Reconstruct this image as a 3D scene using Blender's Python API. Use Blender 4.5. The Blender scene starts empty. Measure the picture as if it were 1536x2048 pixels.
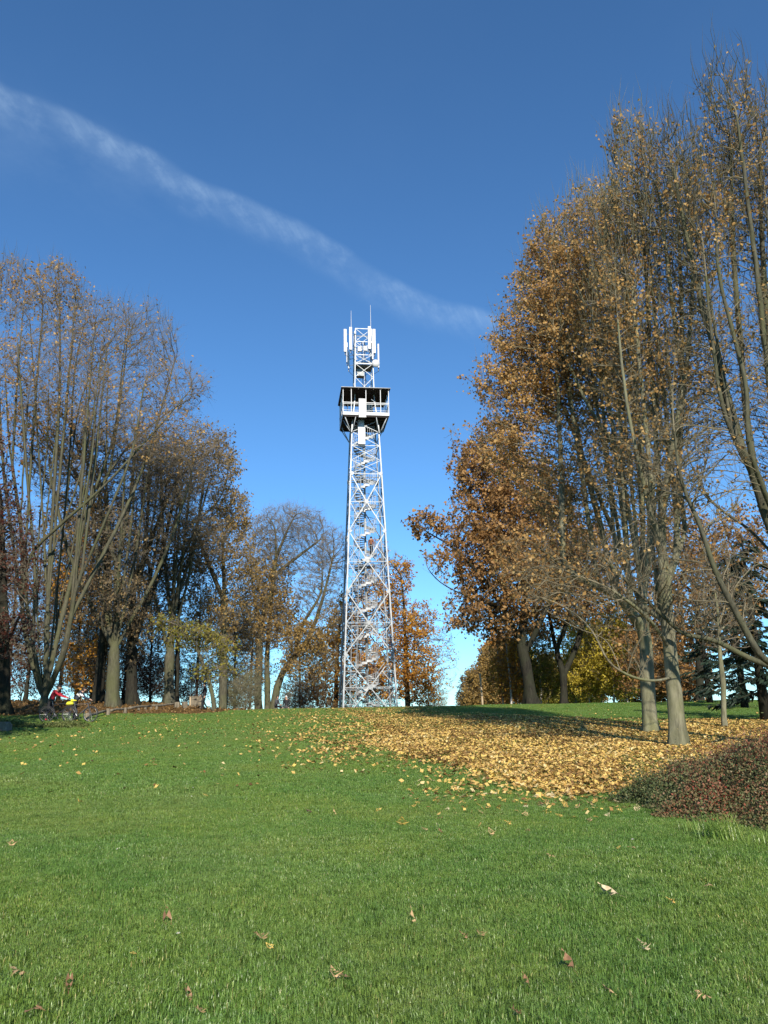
import bpy, bmesh, math, random
import numpy as np
from mathutils import Vector, Matrix
R = math.radians
C = bpy.context.scene.collection
scene = bpy.context.scene

# ------------------------------------------------------------------ camera
F = 1595.0                                   # focal length in photo pixels (1536 x 2048)
PITCH = math.atan(416.0 / F)
ROLL = R(1.1)
EYE = np.array([0.0, 0.0, 1.6])
_f = np.array([0, math.cos(PITCH), math.sin(PITCH)])
_r0 = np.array([1.0, 0, 0]); _u0 = np.array([0, -math.sin(PITCH), math.cos(PITCH)])
_r = _r0 * math.cos(ROLL) - _u0 * math.sin(ROLL)
_u = _u0 * math.cos(ROLL) + _r0 * math.sin(ROLL)
cam = bpy.data.cameras.new('camera'); camo = bpy.data.objects.new('camera', cam); C.objects.link(camo)
cam.sensor_fit = 'VERTICAL'; cam.sensor_height = 36.0; cam.lens = F * 36.0 / 2048.0
cam.clip_start = 0.05; cam.clip_end = 6000
camo.matrix_world = Matrix(((_r[0], _u[0], -_f[0], EYE[0]), (_r[1], _u[1], -_f[1], EYE[1]), (_r[2], _u[2], -_f[2], EYE[2]), (0, 0, 0, 1)))
scene.camera = camo

# ------------------------------------------------------------------ light
SUN_EL, SUN_AZ = R(31), R(9)                 # the sun stands behind the viewer, a little to the right
sun_dir = Vector((math.sin(SUN_AZ) * math.cos(SUN_EL), -math.cos(SUN_AZ) * math.cos(SUN_EL), math.sin(SUN_EL)))
sl = bpy.data.lights.new('sun', 'SUN'); sl.energy = 4.6; sl.angle = R(0.53); sl.color = (1.0, 0.92, 0.80)
so = bpy.data.objects.new('sun', sl); C.objects.link(so)
so.rotation_euler = sun_dir.to_track_quat('Z', 'Y').to_euler()
world = bpy.data.worlds.new('World'); scene.world = world; world.use_nodes = True
scene.view_settings.view_transform = 'Standard'; scene.view_settings.look = 'None'
scene.view_settings.gamma = 1; scene.view_settings.exposure = 0.62; scene.view_settings.use_curve_mapping = False
cy = scene.cycles
cy.max_bounces = 5; cy.diffuse_bounces = 3; cy.glossy_bounces = 2; cy.transmission_bounces = 3; cy.transparent_max_bounces = 4
cy.sample_clamp_indirect = 4.0
try:
    cy.use_denoising = True; cy.denoiser = 'OPENIMAGEDENOISE'
except Exception:
    pass

def W(px, py, Y):
    """world point on the ray through photo pixel (px,py) at forward distance Y"""
    d = _r * ((px - 768) / F) + _u * ((1024 - py) / F) + _f
    return EYE + d * ((Y - EYE[1]) / d[1])
def proj(P):
    P = np.asarray(P) - EYE
    z = P @ _f
    return 768 + F * (P @ _r) / z, 1024 - F * (P @ _u) / z, z

def build_world():
    nt = world.node_tree; nt.nodes.clear(); L = nt.links
    N = nt.nodes.new
    out = N('ShaderNodeOutputWorld'); bg = N('ShaderNodeBackground')
    sky = N('ShaderNodeTexSky'); sky.sky_type = 'NISHITA'; sky.sun_disc = False
    sky.sun_elevation = SUN_EL; sky.sun_rotation = math.pi - SUN_AZ
    sky.altitude = 1200; sky.air_density = 1.0; sky.dust_density = 0.0; sky.ozone_density = 3.0
    bg.inputs[1].default_value = 0.092
    # a thin old contrail, laid along a great circle of the sky
    tc = N('ShaderNodeTexCoord')
    def direc(px, py):
        d = _r * ((px - 768) / F) + _u * ((1024 - py) / F) + _f
        return d / np.linalg.norm(d)
    a = direc(0, 196); b = direc(975, 622)
    n = np.cross(a, b); n /= np.linalg.norm(n)
    if n[2] < 0: n = -n
    t = np.cross(n, a); t /= np.linalg.norm(t)
    if t @ b < 0: t = -t
    def dot(v):
        q = N('ShaderNodeVectorMath'); q.operation = 'DOT_PRODUCT'
        L.new(tc.outputs['Generated'], q.inputs[0]); q.inputs[1].default_value = v; return q.outputs['Value']
    def M(op, x, y=None, z=None, clamp=False):
        q = N('ShaderNodeMath'); q.operation = op; q.use_clamp = clamp
        for i, s in enumerate((x, y, z)):
            if s is None: continue
            if isinstance(s, (int, float)): q.inputs[i].default_value = s
            else: L.new(s, q.inputs[i])
        return q.outputs[0]
    dn, dt, da = dot(n), dot(t), dot(a)
    ang = M('ARCTAN2', dt, da)               # position along the trail
    comb = N('ShaderNodeCombineXYZ'); L.new(ang, comb.inputs[0]); L.new(dn, comb.inputs[1])
    def noise(scale, detail, vec, sx=1, sy=1, off=0):
        mp = N('ShaderNodeMapping'); L.new(vec, mp.inputs[0]); mp.inputs['Scale'].default_value = (sx, sy, 1); mp.inputs['Location'].default_value = (off, off, off)
        q = N('ShaderNodeTexNoise'); q.inputs['Scale'].default_value = scale; q.inputs['Detail'].default_value = detail; q.inputs['Roughness'].default_value = .62
        L.new(mp.outputs[0], q.inputs[0]); return q.outputs[0]
    def MR(v, a0, a1, b0=0, b1=1, smooth=True):
        q = N('ShaderNodeMapRange'); q.interpolation_type = 'SMOOTHSTEP' if smooth else 'LINEAR'; L.new(v, q.inputs[0])
        for i, s in enumerate((a0, a1, b0, b1)): q.inputs[i + 1].default_value = s
        return q.outputs[0]
    wav = M('MULTIPLY', M('SUBTRACT', noise(6.5, 2, comb.outputs[0], 1, .2, 3.1), .5), .040)
    sag = M('MULTIPLY', M('MULTIPLY', MR(ang, .22, .47), MR(ang, .66, .50)), .021)
    off = M('ADD', M('ADD', dn, wav), sag)                  # + is above the line of the trail
    core = M('MULTIPLY', MR(off, 0.017, 0.006), MR(off, -0.036, 0.006))
    veil = M('MULTIPLY', MR(off, 0.030, -0.01), MR(off, -0.105, 0.0))
    rot = N('ShaderNodeMapping'); L.new(comb.outputs[0], rot.inputs[0]); rot.inputs['Rotation'].default_value = (0, 0, R(38))
    fib = MR(noise(46, 8, rot.outputs[0], .35, 1.5, 5.3), .36, .68)
    tex = M('MULTIPLY', MR(noise(38, 8, comb.outputs[0], .75, 1.0, 1.7), .34, .66), M('MULTIPLY_ADD', fib, .65, .35))
    tex2 = MR(noise(9, 5, comb.outputs[0], .8, 1.3, 8.2), .35, .75)
    fade = M('MULTIPLY', MR(ang, .645, .56), MR(ang, -0.55, -.1))
    veilfade = MR(ang, .32, .0)
    m = M('ADD', M('MULTIPLY', core, M('MULTIPLY_ADD', tex, .78, .22)), M('MULTIPLY', M('MULTIPLY', veil, veilfade), M('MULTIPLY', tex2, .38)))
    m = M('MULTIPLY', m, fade)
    m = M('MULTIPLY', m, .175, clamp=True)
    # faint general veil of high haze
    wide = MR(noise(2.2, 5, tc.outputs['Generated'], 1, 1, 4.4), .48, .85)
    m = M('ADD', m, M('MULTIPLY', wide, .012))
    mix = N('ShaderNodeMix'); mix.data_type = 'RGBA'; L.new(m, mix.inputs['Factor'])
    tint = N('ShaderNodeMix'); tint.data_type = 'RGBA'; tint.blend_type = 'MULTIPLY'; tint.inputs['Factor'].default_value = 1
    L.new(sky.outputs[0], tint.inputs['A']); tint.inputs['B'].default_value = (.67, 1.06, 1.30, 1)
    L.new(tint.outputs['Result'], mix.inputs['A']); mix.inputs['B'].default_value = (6.2, 8.0, 9.6, 1)
    L.new(mix.outputs['Result'], bg.inputs[0]); L.new(bg.outputs[0], out.inputs[0])
build_world()

# ------------------------------------------------------------------ materials
def mat(name):
    m = bpy.data.materials.new(name); m.use_nodes = True
    nt = m.node_tree; nt.nodes.clear()
    out = nt.nodes.new('ShaderNodeOutputMaterial')
    return m, nt, out
def ramp(nt, fac, cols):
    r = nt.nodes.new('ShaderNodeValToRGB'); nt.links.new(fac, r.inputs[0])
    el = r.color_ramp.elements
    while len(el) < len(cols): el.new(0.5)
    for e, (p, c) in zip(el, cols): e.position = p; e.color = (*c, 1)
    return r.outputs[0]
def leaf_mat(name, cols, trans=.42, rough=.55, spec=.25, big=None):
    m, nt, out = mat(name); N = nt.nodes.new; L = nt.links.new
    at = N('ShaderNodeAttribute'); at.attribute_name = 'v'
    k = len(cols)
    c = ramp(nt, at.outputs['Fac'], [(i / (k - 1), q) for i, q in enumerate(cols)])
    p = N('ShaderNodeBsdfPrincipled'); L(c, p.inputs['Base Color']); p.inputs['Roughness'].default_value = rough; p.inputs['Specular IOR Level'].default_value = spec
    t = N('ShaderNodeBsdfTranslucent'); L(c, t.inputs[0])
    mx = N('ShaderNodeMixShader'); mx.inputs[0].default_value = trans
    L(p.outputs[0], mx.inputs[1]); L(t.outputs[0], mx.inputs[2]); L(mx.outputs[0], out.inputs[0])
    return m
def bark_mat(name, dark, light, scale=5.0, moss=None, rough=.9, bump=.6):
    m, nt, out = mat(name); N = nt.nodes.new; L = nt.links.new
    g = N('ShaderNodeNewGeometry'); mp = N('ShaderNodeMapping'); L(g.outputs['Position'], mp.inputs[0]); mp.inputs['Scale'].default_value = (1, 1, .22)
    n1 = N('ShaderNodeTexNoise'); n1.inputs['Scale'].default_value = scale * 2.2; n1.inputs['Detail'].default_value = 6; n1.inputs['Roughness'].default_value = .7; L(mp.outputs[0], n1.inputs[0])
    c = ramp(nt, n1.outputs[0], [(.32, dark), (.68, light)])
    if moss:
        n2 = N('ShaderNodeTexNoise'); n2.inputs['Scale'].default_value = .9; n2.inputs['Detail'].default_value = 5; L(g.outputs['Position'], n2.inputs[0])
        f = N('ShaderNodeMapRange'); L(n2.outputs[0], f.inputs[0]); f.inputs[1].default_value = .42; f.inputs[2].default_value = .66; f.inputs[4].default_value = .75
        mx = N('ShaderNodeMix'); mx.data_type = 'RGBA'; L(f.outputs[0], mx.inputs['Factor']); L(c, mx.inputs['A']); mx.inputs['B'].default_value = (*moss, 1); c = mx.outputs['Result']
    p = N('ShaderNodeBsdfPrincipled'); L(c, p.inputs['Base Color']); p.inputs['Roughness'].default_value = rough; p.inputs['Specular IOR Level'].default_value = .15
    b = N('ShaderNodeBump'); b.inputs['Strength'].default_value = bump; b.inputs['Distance'].default_value = .03; L(n1.outputs[0], b.inputs['Height']); L(b.outputs[0], p.inputs['Normal'])
    L(p.outputs[0], out.inputs[0]); return m
def plain(name, col, rough=.5, metal=0.0, vary=.12, scale=6, spec=.4):
    m, nt, out = mat(name); N = nt.nodes.new; L = nt.links.new
    g = N('ShaderNodeNewGeometry')
    n1 = N('ShaderNodeTexNoise'); n1.inputs['Scale'].default_value = scale; n1.inputs['Detail'].default_value = 4; L(g.outputs['Position'], n1.inputs[0])
    c = ramp(nt, n1.outputs[0], [(.3, tuple(x * (1 - vary) for x in col)), (.7, tuple(min(1, x * (1 + vary)) for x in col))])
    p = N('ShaderNodeBsdfPrincipled'); L(c, p.inputs['Base Color']); p.inputs['Roughness'].default_value = rough; p.inputs['Metallic'].default_value = metal; p.inputs['Specular IOR Level'].default_value = spec
    L(p.outputs[0], out.inputs[0]); return m

BARK_GREY = bark_mat('grey_bark', (.040, .038, .026), (.125, .117, .078), moss=(.088, .093, .042))
BARK_PALE = bark_mat('smooth_pale_bark', (.075, .070, .046), (.27, .25, .165), 3.0, moss=(.15, .155, .070), bump=.6)
BARK_DARK = bark_mat('dark_oak_bark', (.011, .010, .0075), (.040, .036, .026), moss=(.030, .033, .018), bump=.9)
BARK_TWIG = bark_mat('twig_bark', (.115, .095, .068), (.22, .185, .13), bump=0)
BARK_OLIVE = bark_mat('olive_twig_bark', (.115, .098, .060), (.23, .195, .125), bump=0)
BARK_BIRCH = bark_mat('white_birch_bark', (.22, .20, .17), (.62, .60, .55), 4.0, bump=.2)
LEAF_DRY = leaf_mat('dry_brown_gold_leaf', [(.16, .075, .028), (.36, .19, .062), (.54, .32, .105), (.66, .44, .17), (.78, .60, .33)], trans=.5)
LEAF_OAK = leaf_mat('russet_leaf', [(.115, .056, .022), (.24, .125, .042), (.36, .195, .066), (.47, .28, .105), (.60, .40, .19)])
LEAF_ORANGE = leaf_mat('orange_leaf', [(.20, .075, .014), (.36, .145, .022), (.52, .25, .034), (.62, .35, .055), (.60, .40, .09)])
LEAF_YELLOW = leaf_mat('yellow_leaf', [(.34, .25, .04), (.52, .41, .05), (.66, .53, .07), (.72, .58, .10), (.54, .50, .13)], trans=.5)
LEAF_OLIVE = leaf_mat('olive_gold_leaf', [(.12, .09, .034), (.23, .155, .05), (.36, .235, .07), (.46, .30, .095), (.34, .27, .085)])
LEAF_GREENGOLD = leaf_mat('green_gold_leaf', [(.07, .085, .018), (.14, .15, .028), (.25, .23, .035), (.34, .27, .05), (.20, .20, .04)])
LEAF_MAROON = leaf_mat('maroon_leaf', [(.035, .012, .010), (.07, .022, .016), (.11, .034, .022), (.15, .06, .03), (.10, .05, .02)])
LEAF_BROWN = leaf_mat('dull_brown_leaf', [(.085, .060, .034), (.165, .115, .058), (.26, .18, .085), (.36, .26, .12), (.26, .21, .095)])
NEEDLE = leaf_mat('dark_needle', [(.010, .018, .012), (.016, .030, .018), (.024, .042, .026), (.035, .055, .034)], trans=.1)
SHRUB_LEAF = leaf_mat('cotoneaster_leaf', [(.070, .090, .036), (.12, .14, .052), (.17, .14, .066), (.22, .112, .062), (.28, .088, .052), (.36, .16, .085)], trans=.15, spec=.2, rough=.5)
BERRY = plain('red_berry', (.36, .025, .015), .3)
FALLEN = leaf_mat('fallen_yellow_leaf', [(.065, .034, .014), (.21, .11, .038), (.42, .25, .075), (.61, .40, .125), (.70, .49, .12), (.73, .57, .28)], trans=.15)
LITTER = leaf_mat('woodland_litter_leaf', [(.07, .04, .018), (.13, .075, .03), (.22, .13, .045), (.32, .20, .06)], trans=.1)
STEEL = plain('galvanised_steel', (.31, .33, .34), .46, .15, .2, 3)
STEEL_D = plain('weathered_steel', (.22, .235, .24), .55, .3, .2, 4)
WHITE = plain('white_plastic_housing', (.52, .52, .52), .5, 0, .06)
ROOFM = plain('dark_brown_board', (.050, .038, .032), .8, 0, .25, 9)
STEPM = plain('bright_step_plate', (.46, .47, .47), .5, .1, .1, 4)
CABLE = plain('black_cable', (.03, .03, .035), .6)
WOODPALE = bark_mat('pale_peeled_wood', (.30, .22, .13), (.52, .41, .27), 4, bump=.3)
WOODOLD = bark_mat('weathered_log', (.10, .085, .06), (.26, .22, .16), 4, bump=.6)
STONE = bark_mat('grey_stone', (.09, .09, .078), (.22, .215, .19), 3, moss=(.11, .12, .07), bump=.8)

# ------------------------------------------------------------------ mesh helpers
def mesh_np(name, V, faces, attr=None, smooth=False):
    """V (n,3); faces: list of int arrays (m,k)"""
    me = bpy.data.meshes.new(name)
    V = np.ascontiguousarray(V, dtype=np.float32)
    faces = [np.asarray(f, dtype=np.int32) for f in faces if len(f)]
    me.vertices.add(len(V)); me.vertices.foreach_set('co', V.ravel())
    idx = np.concatenate([f.ravel() for f in faces]); tot = np.concatenate([np.full(len(f), f.shape[1], np.int32) for f in faces])
    st = np.concatenate([[0], np.cumsum(tot)[:-1]]).astype(np.int32)
    me.loops.add(len(idx)); me.loops.foreach_set('vertex_index', idx)
    me.polygons.add(len(tot)); me.polygons.foreach_set('loop_start', st)
    if smooth: me.polygons.foreach_set('use_smooth', np.ones(len(tot), dtype=bool))
    me.update(calc_edges=True)
    if attr is not None:
        a = me.attributes.new('v', 'FLOAT', 'POINT'); a.data.foreach_set('value', np.ascontiguousarray(attr, dtype=np.float32))
    return me
def obj(name, me, m=None, parent=None, loc=None, kind=None):
    o = bpy.data.objects.new(name, me); C.objects.link(o)
    if m is not None and me is not None:
        if not me.materials: me.materials.append(m)
    if parent is not None: o.parent = parent
    if loc is not None: o.location = loc
    if kind: o['kind'] = kind
    return o
def empty(name, label, cat, loc=(0, 0, 0), rz=0.0, group=None):
    o = bpy.data.objects.new(name, None); C.objects.link(o); o.location = loc; o.rotation_euler = (0, 0, rz)
    return tag(o, label, cat, group)
def tag(o, label, cat, group=None):
    o['label'] = label; o['category'] = cat
    if group: o['group'] = group
    return o
def copy_tree(o, parent=None):
    c = o.copy(); C.objects.link(c); c.parent = parent
    for ch in list(o.children): copy_tree(ch, c)
    return c
class MB:
    """collects boxes, bars, tubes and plates for ONE mesh"""
    def __init__(s): s.v = []; s.f = []
    def add(s, V, Fc):
        b = len(s.v); s.v += [tuple(map(float, p)) for p in V]; s.f += [tuple(i + b for i in f) for f in Fc]; return s
    def box(s, c, d, M=None):
        V = [Vector((c[0] + sx * d[0] / 2, c[1] + sy * d[1] / 2, c[2] + sz * d[2] / 2)) for sx in (-1, 1) for sy in (-1, 1) for sz in (-1, 1)]
        if M is not None: V = [M @ p for p in V]
        return s.add(V, [(0, 1, 3, 2), (4, 6, 7, 5), (0, 4, 5, 1), (2, 3, 7, 6), (0, 2, 6, 4), (1, 5, 7, 3)])
    def tube(s, pts, rs, k=6, cap=True):
        pts = [Vector(p) for p in pts]
        if isinstance(rs, (int, float)): rs = [rs] * len(pts)
        rings = []; prev = None
        for i, p in enumerate(pts):
            t = (pts[min(i + 1, len(pts) - 1)] - pts[max(i - 1, 0)]).normalized()
            if prev is None: a = t.orthogonal().normalized()
            else:
                a = prev - t * prev.dot(t); a = a.normalized() if a.length > 1e-5 else t.orthogonal().normalized()
            prev = a; b = t.cross(a)
            rings.append([p + (a * math.cos(2 * math.pi * j / k) + b * math.sin(2 * math.pi * j / k)) * rs[i] for j in range(k)])
        V = [q for r in rings for q in r]; Fc = []
        for i in range(len(pts) - 1):
            for j in range(k): Fc.append((i * k + j, i * k + (j + 1) % k, (i + 1) * k + (j + 1) % k, (i + 1) * k + j))
        if cap: Fc += [tuple(range(k))[::-1], tuple((len(pts) - 1) * k + j for j in range(k))]
        return s.add(V, Fc)
    def mesh(s, name, smooth=False):
        me = bpy.data.meshes.new(name); me.from_pydata(s.v, [], s.f)
        if smooth:
            me.polygons.foreach_set('use_smooth', np.ones(len(me.polygons), dtype=bool))
        me.update(); return me
    def build(s, name, m, parent=None, loc=None, smooth=False, kind=None):
        return obj(name, s.mesh(name, smooth), m, parent, loc, kind)

# ------------------------------------------------------------------ ground
def sstep(a, b, x):
    t = np.clip((x - a) / (b - a), 0, 1); return t * t * (3 - 2 * t)
def H(x, y):
    x = np.asarray(x, float); y = np.asarray(y, float)
    yc = np.clip(y, -60, 54)
    h = .034 * yc + .00018 * np.clip(yc, 0, None) ** 2
    t = np.clip(y - 54, 0, None)
    h = h + .054 * t * np.exp(-t / 2.6) - 0.95 * sstep(56, 68, y) - .35 * sstep(80, 110, y)
    left = sstep(-8, -22, x)
    h = h + left * (np.clip(y - 26, 0, 44) * .030 + 0.95 * sstep(56, 68, y) * .8) * (1 - sstep(72, 120, y))
    h = h - 30 * sstep(105, 420, y) - 22 * sstep(60, 420, np.abs(x))
    amp = .05 * np.exp(-np.abs(y) / 60)
    return h + amp * (np.sin(x * .41 + 1.3) * np.sin(y * .33) + .5 * np.sin(x * .9 + y * .7))
def ground_at(px, Y):
    x = (px - 768) / F * Y
    for _ in range(6):
        q = proj([x, Y, float(H(x, Y))])[0]; x += (px - q) / F * Y
    return np.array([x, Y, float(H(x, Y))])

def grid_axis(parts):
    a = []
    for lo, hi, n in parts: a += list(np.linspace(lo, hi, n, endpoint=False))
    return np.array(a + [parts[-1][1]])
def build_ground():
    xs = grid_axis([(-3000, -300, 10), (-300, -60, 16), (-60, 60, 120), (60, 300, 16), (300, 3000, 10)])
    ys = grid_axis([(-300, -10, 12), (-10, 80, 120), (80, 420, 40), (420, 4000, 12)])
    X, Y = np.meshgrid(xs, ys); V = np.stack([X, Y, H(X, Y) - .02], -1).reshape(-1, 3)
    nx, ny = len(xs), len(ys); i, j = np.meshgrid(np.arange(nx - 1), np.arange(ny - 1)); a = (j * nx + i).ravel()
    me = mesh_np('lawn_ground', V, [np.stack([a, a + 1, a + 1 + nx, a + nx], 1)], smooth=True)
    m, nt, out = mat('turf_and_woodland_floor'); N = nt.nodes.new; L = nt.links.new
    g = N('ShaderNodeNewGeometry'); sep = N('ShaderNodeSeparateXYZ'); L(g.outputs['Position'], sep.inputs[0])
    n1 = N('ShaderNodeTexNoise'); n1.inputs['Scale'].default_value = 18; n1.inputs['Detail'].default_value = 8; L(g.outputs['Position'], n1.inputs[0])
    n2 = N('ShaderNodeTexNoise'); n2.inputs['Scale'].default_value = .35; n2.inputs['Detail'].default_value = 4; L(g.outputs['Position'], n2.inputs[0])
    grass = ramp(nt, n1.outputs[0], [(.3, (.035, .062, .014)), (.7, (.085, .135, .032))])
    litter = ramp(nt, n1.outputs[0], [(.3, (.045, .028, .014)), (.5, (.11, .068, .03)), (.72, (.24, .15, .055))])
    # wood floor to the left and behind: mask grows with y - edge(x)
    mm = N('ShaderNodeMath'); mm.operation = 'MULTIPLY_ADD'; L(sep.outputs[0], mm.inputs[0]); mm.inputs[1].default_value = -.75; L(sep.outputs[1], mm.inputs[2])
    mq = N('ShaderNodeMath'); mq.operation = 'ADD'; L(sep.outputs[0], mq.inputs[0]); mq.inputs[1].default_value = 11.0
    mv = N('ShaderNodeMath'); mv.operation = 'MAXIMUM'; L(mq.outputs[0], mv.inputs[0]); mv.inputs[1].default_value = 0
    mw = N('ShaderNodeMath'); mw.operation = 'MULTIPLY_ADD'; L(mv.outputs[0], mw.inputs[0]); mw.inputs[1].default_value = -3.0; L(mm.outputs[0], mw.inputs[2]); mm = mw
    m2 = N('ShaderNodeMath'); m2.operation = 'MULTIPLY_ADD'; L(n2.outputs[0], m2.inputs[0]); m2.inputs[1].default_value = 3; L(mm.outputs[0], m2.inputs[2])
    mr = N('ShaderNodeMapRange'); L(m2.outputs[0], mr.inputs[0]); mr.inputs[1].default_value = 57.4; mr.inputs[2].default_value = 59.5
    mx = N('ShaderNodeMix'); mx.data_type = 'RGBA'; L(mr.outputs[0], mx.inputs['Factor']); L(grass, mx.inputs['A']); L(litter, mx.inputs['B'])
    p = N('ShaderNodeBsdfPrincipled'); L(mx.outputs['Result'], p.inputs['Base Color']); p.inputs['Roughness'].default_value = 1; p.inputs['Specular IOR Level'].default_value = 0
    b = N('ShaderNodeBump'); b.inputs['Strength'].default_value = .5; b.inputs['Distance'].default_value = .05; L(n1.outputs[0], b.inputs['Height']); L(b.outputs[0], p.inputs['Normal'])
    L(p.outputs[0], out.inputs[0])
    o = obj('ground', me, m, kind='structure')
    return o
build_ground()

# ------------------------------------------------------------------ tree generator
def unit(v): return v / np.maximum(np.linalg.norm(v, axis=-1, keepdims=True), 1e-9)
def colonize(rng, P, par, A, D, di, dk, up, noise, iters=260):
    """space colonisation from skeleton nodes P (list), parents par, towards attractors A"""
    P = [np.asarray(p, float) for p in P]; par = list(par)
    pos = np.array(P); nn = np.zeros(len(A), int); nd = np.full(len(A), 1e9)
    def relax(new_i, new_p):
        nonlocal nn, nd
        for s in range(0, len(new_p), 400):
            q = new_p[s:s + 400]
            d = np.linalg.norm(A[:, None] - q[None], axis=2); k = d.argmin(1); dm = d[np.arange(len(A)), k]
            b = dm < nd; nd[b] = dm[b]; nn[b] = new_i[s:s + 400][k[b]]
    relax(np.arange(len(pos)), pos)
    nch = np.zeros(len(pos) + 60000, int)
    alive = np.ones(len(A), bool)
    for it in range(iters):
        act = alive & (nd < di)
        if not act.any():
            if not alive.any(): break
            # bridge a gap: grow towards the nearest attractor
            j = np.where(alive)[0][nd[alive].argmin()]; act = np.zeros(len(A), bool); act[j] = True
        ids = nn[act]; dirs = unit(A[act] - pos[ids])
        u, inv = np.unique(ids, return_inverse=True); S = np.zeros((len(u), 3)); np.add.at(S, inv, dirs)
        ok = nch[u] < 4; u = u[ok]; S = S[ok]
        if len(u) == 0: break
        S = unit(S); back = np.array([par[i] for i in u]); pd = np.where((back >= 0)[:, None], unit(pos[u] - pos[np.maximum(back, 0)]), 0)
        S = unit(S + pd * .55 + np.array([0, 0, up]) + rng.normal(0, noise, S.shape))
        newp = pos[u] + S * D
        nch[u] += 1
        i0 = len(pos); pos = np.vstack([pos, newp]); par += list(u)
        relax(np.arange(i0, len(pos)), newp)
        alive &= nd > dk
        if len(pos) > 8000: break
    return pos, np.array(par)

def tube_rings(pos, dirs, rad, k, seed_axis=np.array([.83, .35, .44])):
    a = seed_axis - dirs * (dirs @ seed_axis)[:, None]; a = unit(a); b = np.cross(dirs, a)
    th = np.arange(k) * 2 * np.pi / k
    return pos[:, None] + (a[:, None] * np.cos(th)[None, :, None] + b[:, None] * np.sin(th)[None, :, None]) * rad[:, None, None]

def skeleton_mesh(name, pos, par, rad, main, sel, k):
    """tubes for segments par[i]->i with i in sel"""
    d_in = np.where((par >= 0)[:, None], unit(pos - pos[np.maximum(par, 0)]), np.array([0, 0, 1.0]))
    mc = main.copy(); has = mc >= 0
    dirs = d_in.copy(); dirs[has] = unit(d_in[has] + d_in[mc[has]])
    ra = tube_rings(pos, dirs, rad, k)                       # ring at the node itself
    p = par[sel]; is_main = main[p] == sel
    start_r = np.where(is_main, rad[p], np.minimum(rad[p] * .9, rad[sel] * 1.25))
    start_d = np.where(is_main[:, None], dirs[p], d_in[sel])
    rb = tube_rings(pos[p], start_d, start_r, k)
    n = len(sel)
    V = np.concatenate([rb.reshape(-1, 3), ra[sel].reshape(-1, 3)])
    # ring of the parent is shared when this is its main child: same coordinates, welded by position
    j = np.arange(k); base = np.arange(n)[:, None] * k
    Fq = np.stack([base + j, base + (j + 1) % k, n * k + base + (j + 1) % k, n * k + base + j], -1).reshape(-1, 4)
    # weld
    key = np.round(V * 2000).astype(np.int64); _, ui, inv = np.unique(key, axis=0, return_index=True, return_inverse=True)
    Fq = inv.ravel()[Fq]
    bad = (Fq[:, 0] == Fq[:, 1]) | (Fq[:, 2] == Fq[:, 3]) | (Fq[:, 0] == Fq[:, 3]) | (Fq[:, 1] == Fq[:, 2])
    return mesh_np(name, V[ui], [Fq[~bad]], smooth=True)

def twig_mesh(name, S, Dr, Ln, r0, rng, k=3, droop=0.0, short=False):
    n = len(S); side = unit(np.cross(Dr, rng.normal(size=(n, 3))))
    p0 = S; p1 = S + Dr * (Ln * .5)[:, None] + side * (Ln * .07)[:, None]
    p2 = S + Dr * Ln[:, None] + np.array([0, 0, -droop]) * Ln[:, None]
    j = np.arange(k)
    if short:                                  # one pointed segment
        V = np.concatenate([tube_rings(p0, Dr, np.full(n, r0), k), p2[:, None]], 1).reshape(-1, 3); b = (np.arange(n) * (k + 1))[:, None]
        return mesh_np(name, V, [np.stack([b + j, b + (j + 1) % k, b + k + 0 * j], -1).reshape(-1, 3)]), p1, p2
    V = np.concatenate([tube_rings(p0, Dr, np.full(n, r0), k), tube_rings(p1, Dr, np.full(n, r0 * .7), k), p2[:, None]], 1).reshape(-1, 3); b = (np.arange(n) * (2 * k + 1))[:, None]
    Fq = np.stack([b + j, b + (j + 1) % k, b + k + (j + 1) % k, b + k + j], -1).reshape(-1, 4)
    F3 = np.stack([b + k + j, b + k + (j + 1) % k, b + 2 * k + 0 * j], -1).reshape(-1, 3)
    return mesh_np(name, V, [Fq, F3]), p1, p2

def leaf_mesh(name, Cn, size, rng, aspect=.75, hang=.5, flat=False):
    n = len(Cn); u = rng.normal(size=(n, 3)); u[:, 2] -= hang; u = unit(u)
    w = unit(np.cross(u, rng.normal(size=(n, 3)))); nn = np.cross(u, w)
    s = size * rng.uniform(.6, 1.3, n)[:, None]; bend = rng.uniform(-.35, .35, n)[:, None] * s
    V = np.stack([Cn, Cn + u * s * .45 + w * s * aspect * .5 + nn * bend, Cn + u * s, Cn + u * s * .45 - w * s * aspect * .5 + nn * bend], 1).reshape(-1, 3)
    b = np.arange(n)[:, None] * 4
    F3 = np.concatenate([b + np.array([0, 1, 2]), b + np.array([0, 2, 3])])
    # clumps share a tone: low-frequency variation plus scatter
    q = Cn * .9; lf = .5 + .28 * np.sin(q[:, 0] * 1.7 + q[:, 2]) * np.sin(q[:, 1] * 1.3 - q[:, 2] * .8 + 2)
    v = np.clip(lf * .45 + rng.beta(1.8, 2.0, n) * .62 - .04, 0, 1)
    return mesh_np(name, V, [F3], attr=np.repeat(v, 4))

def polyline(pts, step, rng, wig):
    pts = [np.asarray(p, float) for p in pts]; out = [pts[0]]
    for i in range(len(pts) - 1):
        a, b = pts[i], pts[i + 1]; n = max(1, int(np.linalg.norm(b - a) / step))
        pa = pts[i - 1] if i > 0 else a - (b - a); pb = pts[i + 2] if i + 2 < len(pts) else b + (b - a)
        for k in range(1, n + 1):
            t = k / n                         # Catmull-Rom
            q = .5 * ((2 * a) + (b - pa) * t + (2 * pa - 5 * a + 4 * b - pb) * t * t + (3 * a - pa - 3 * b + pb) * t ** 3)
            out.append(q + rng.normal(0, wig, 3) * (0 if k == n and i == len(pts) - 2 else 1))
    return out

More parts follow.
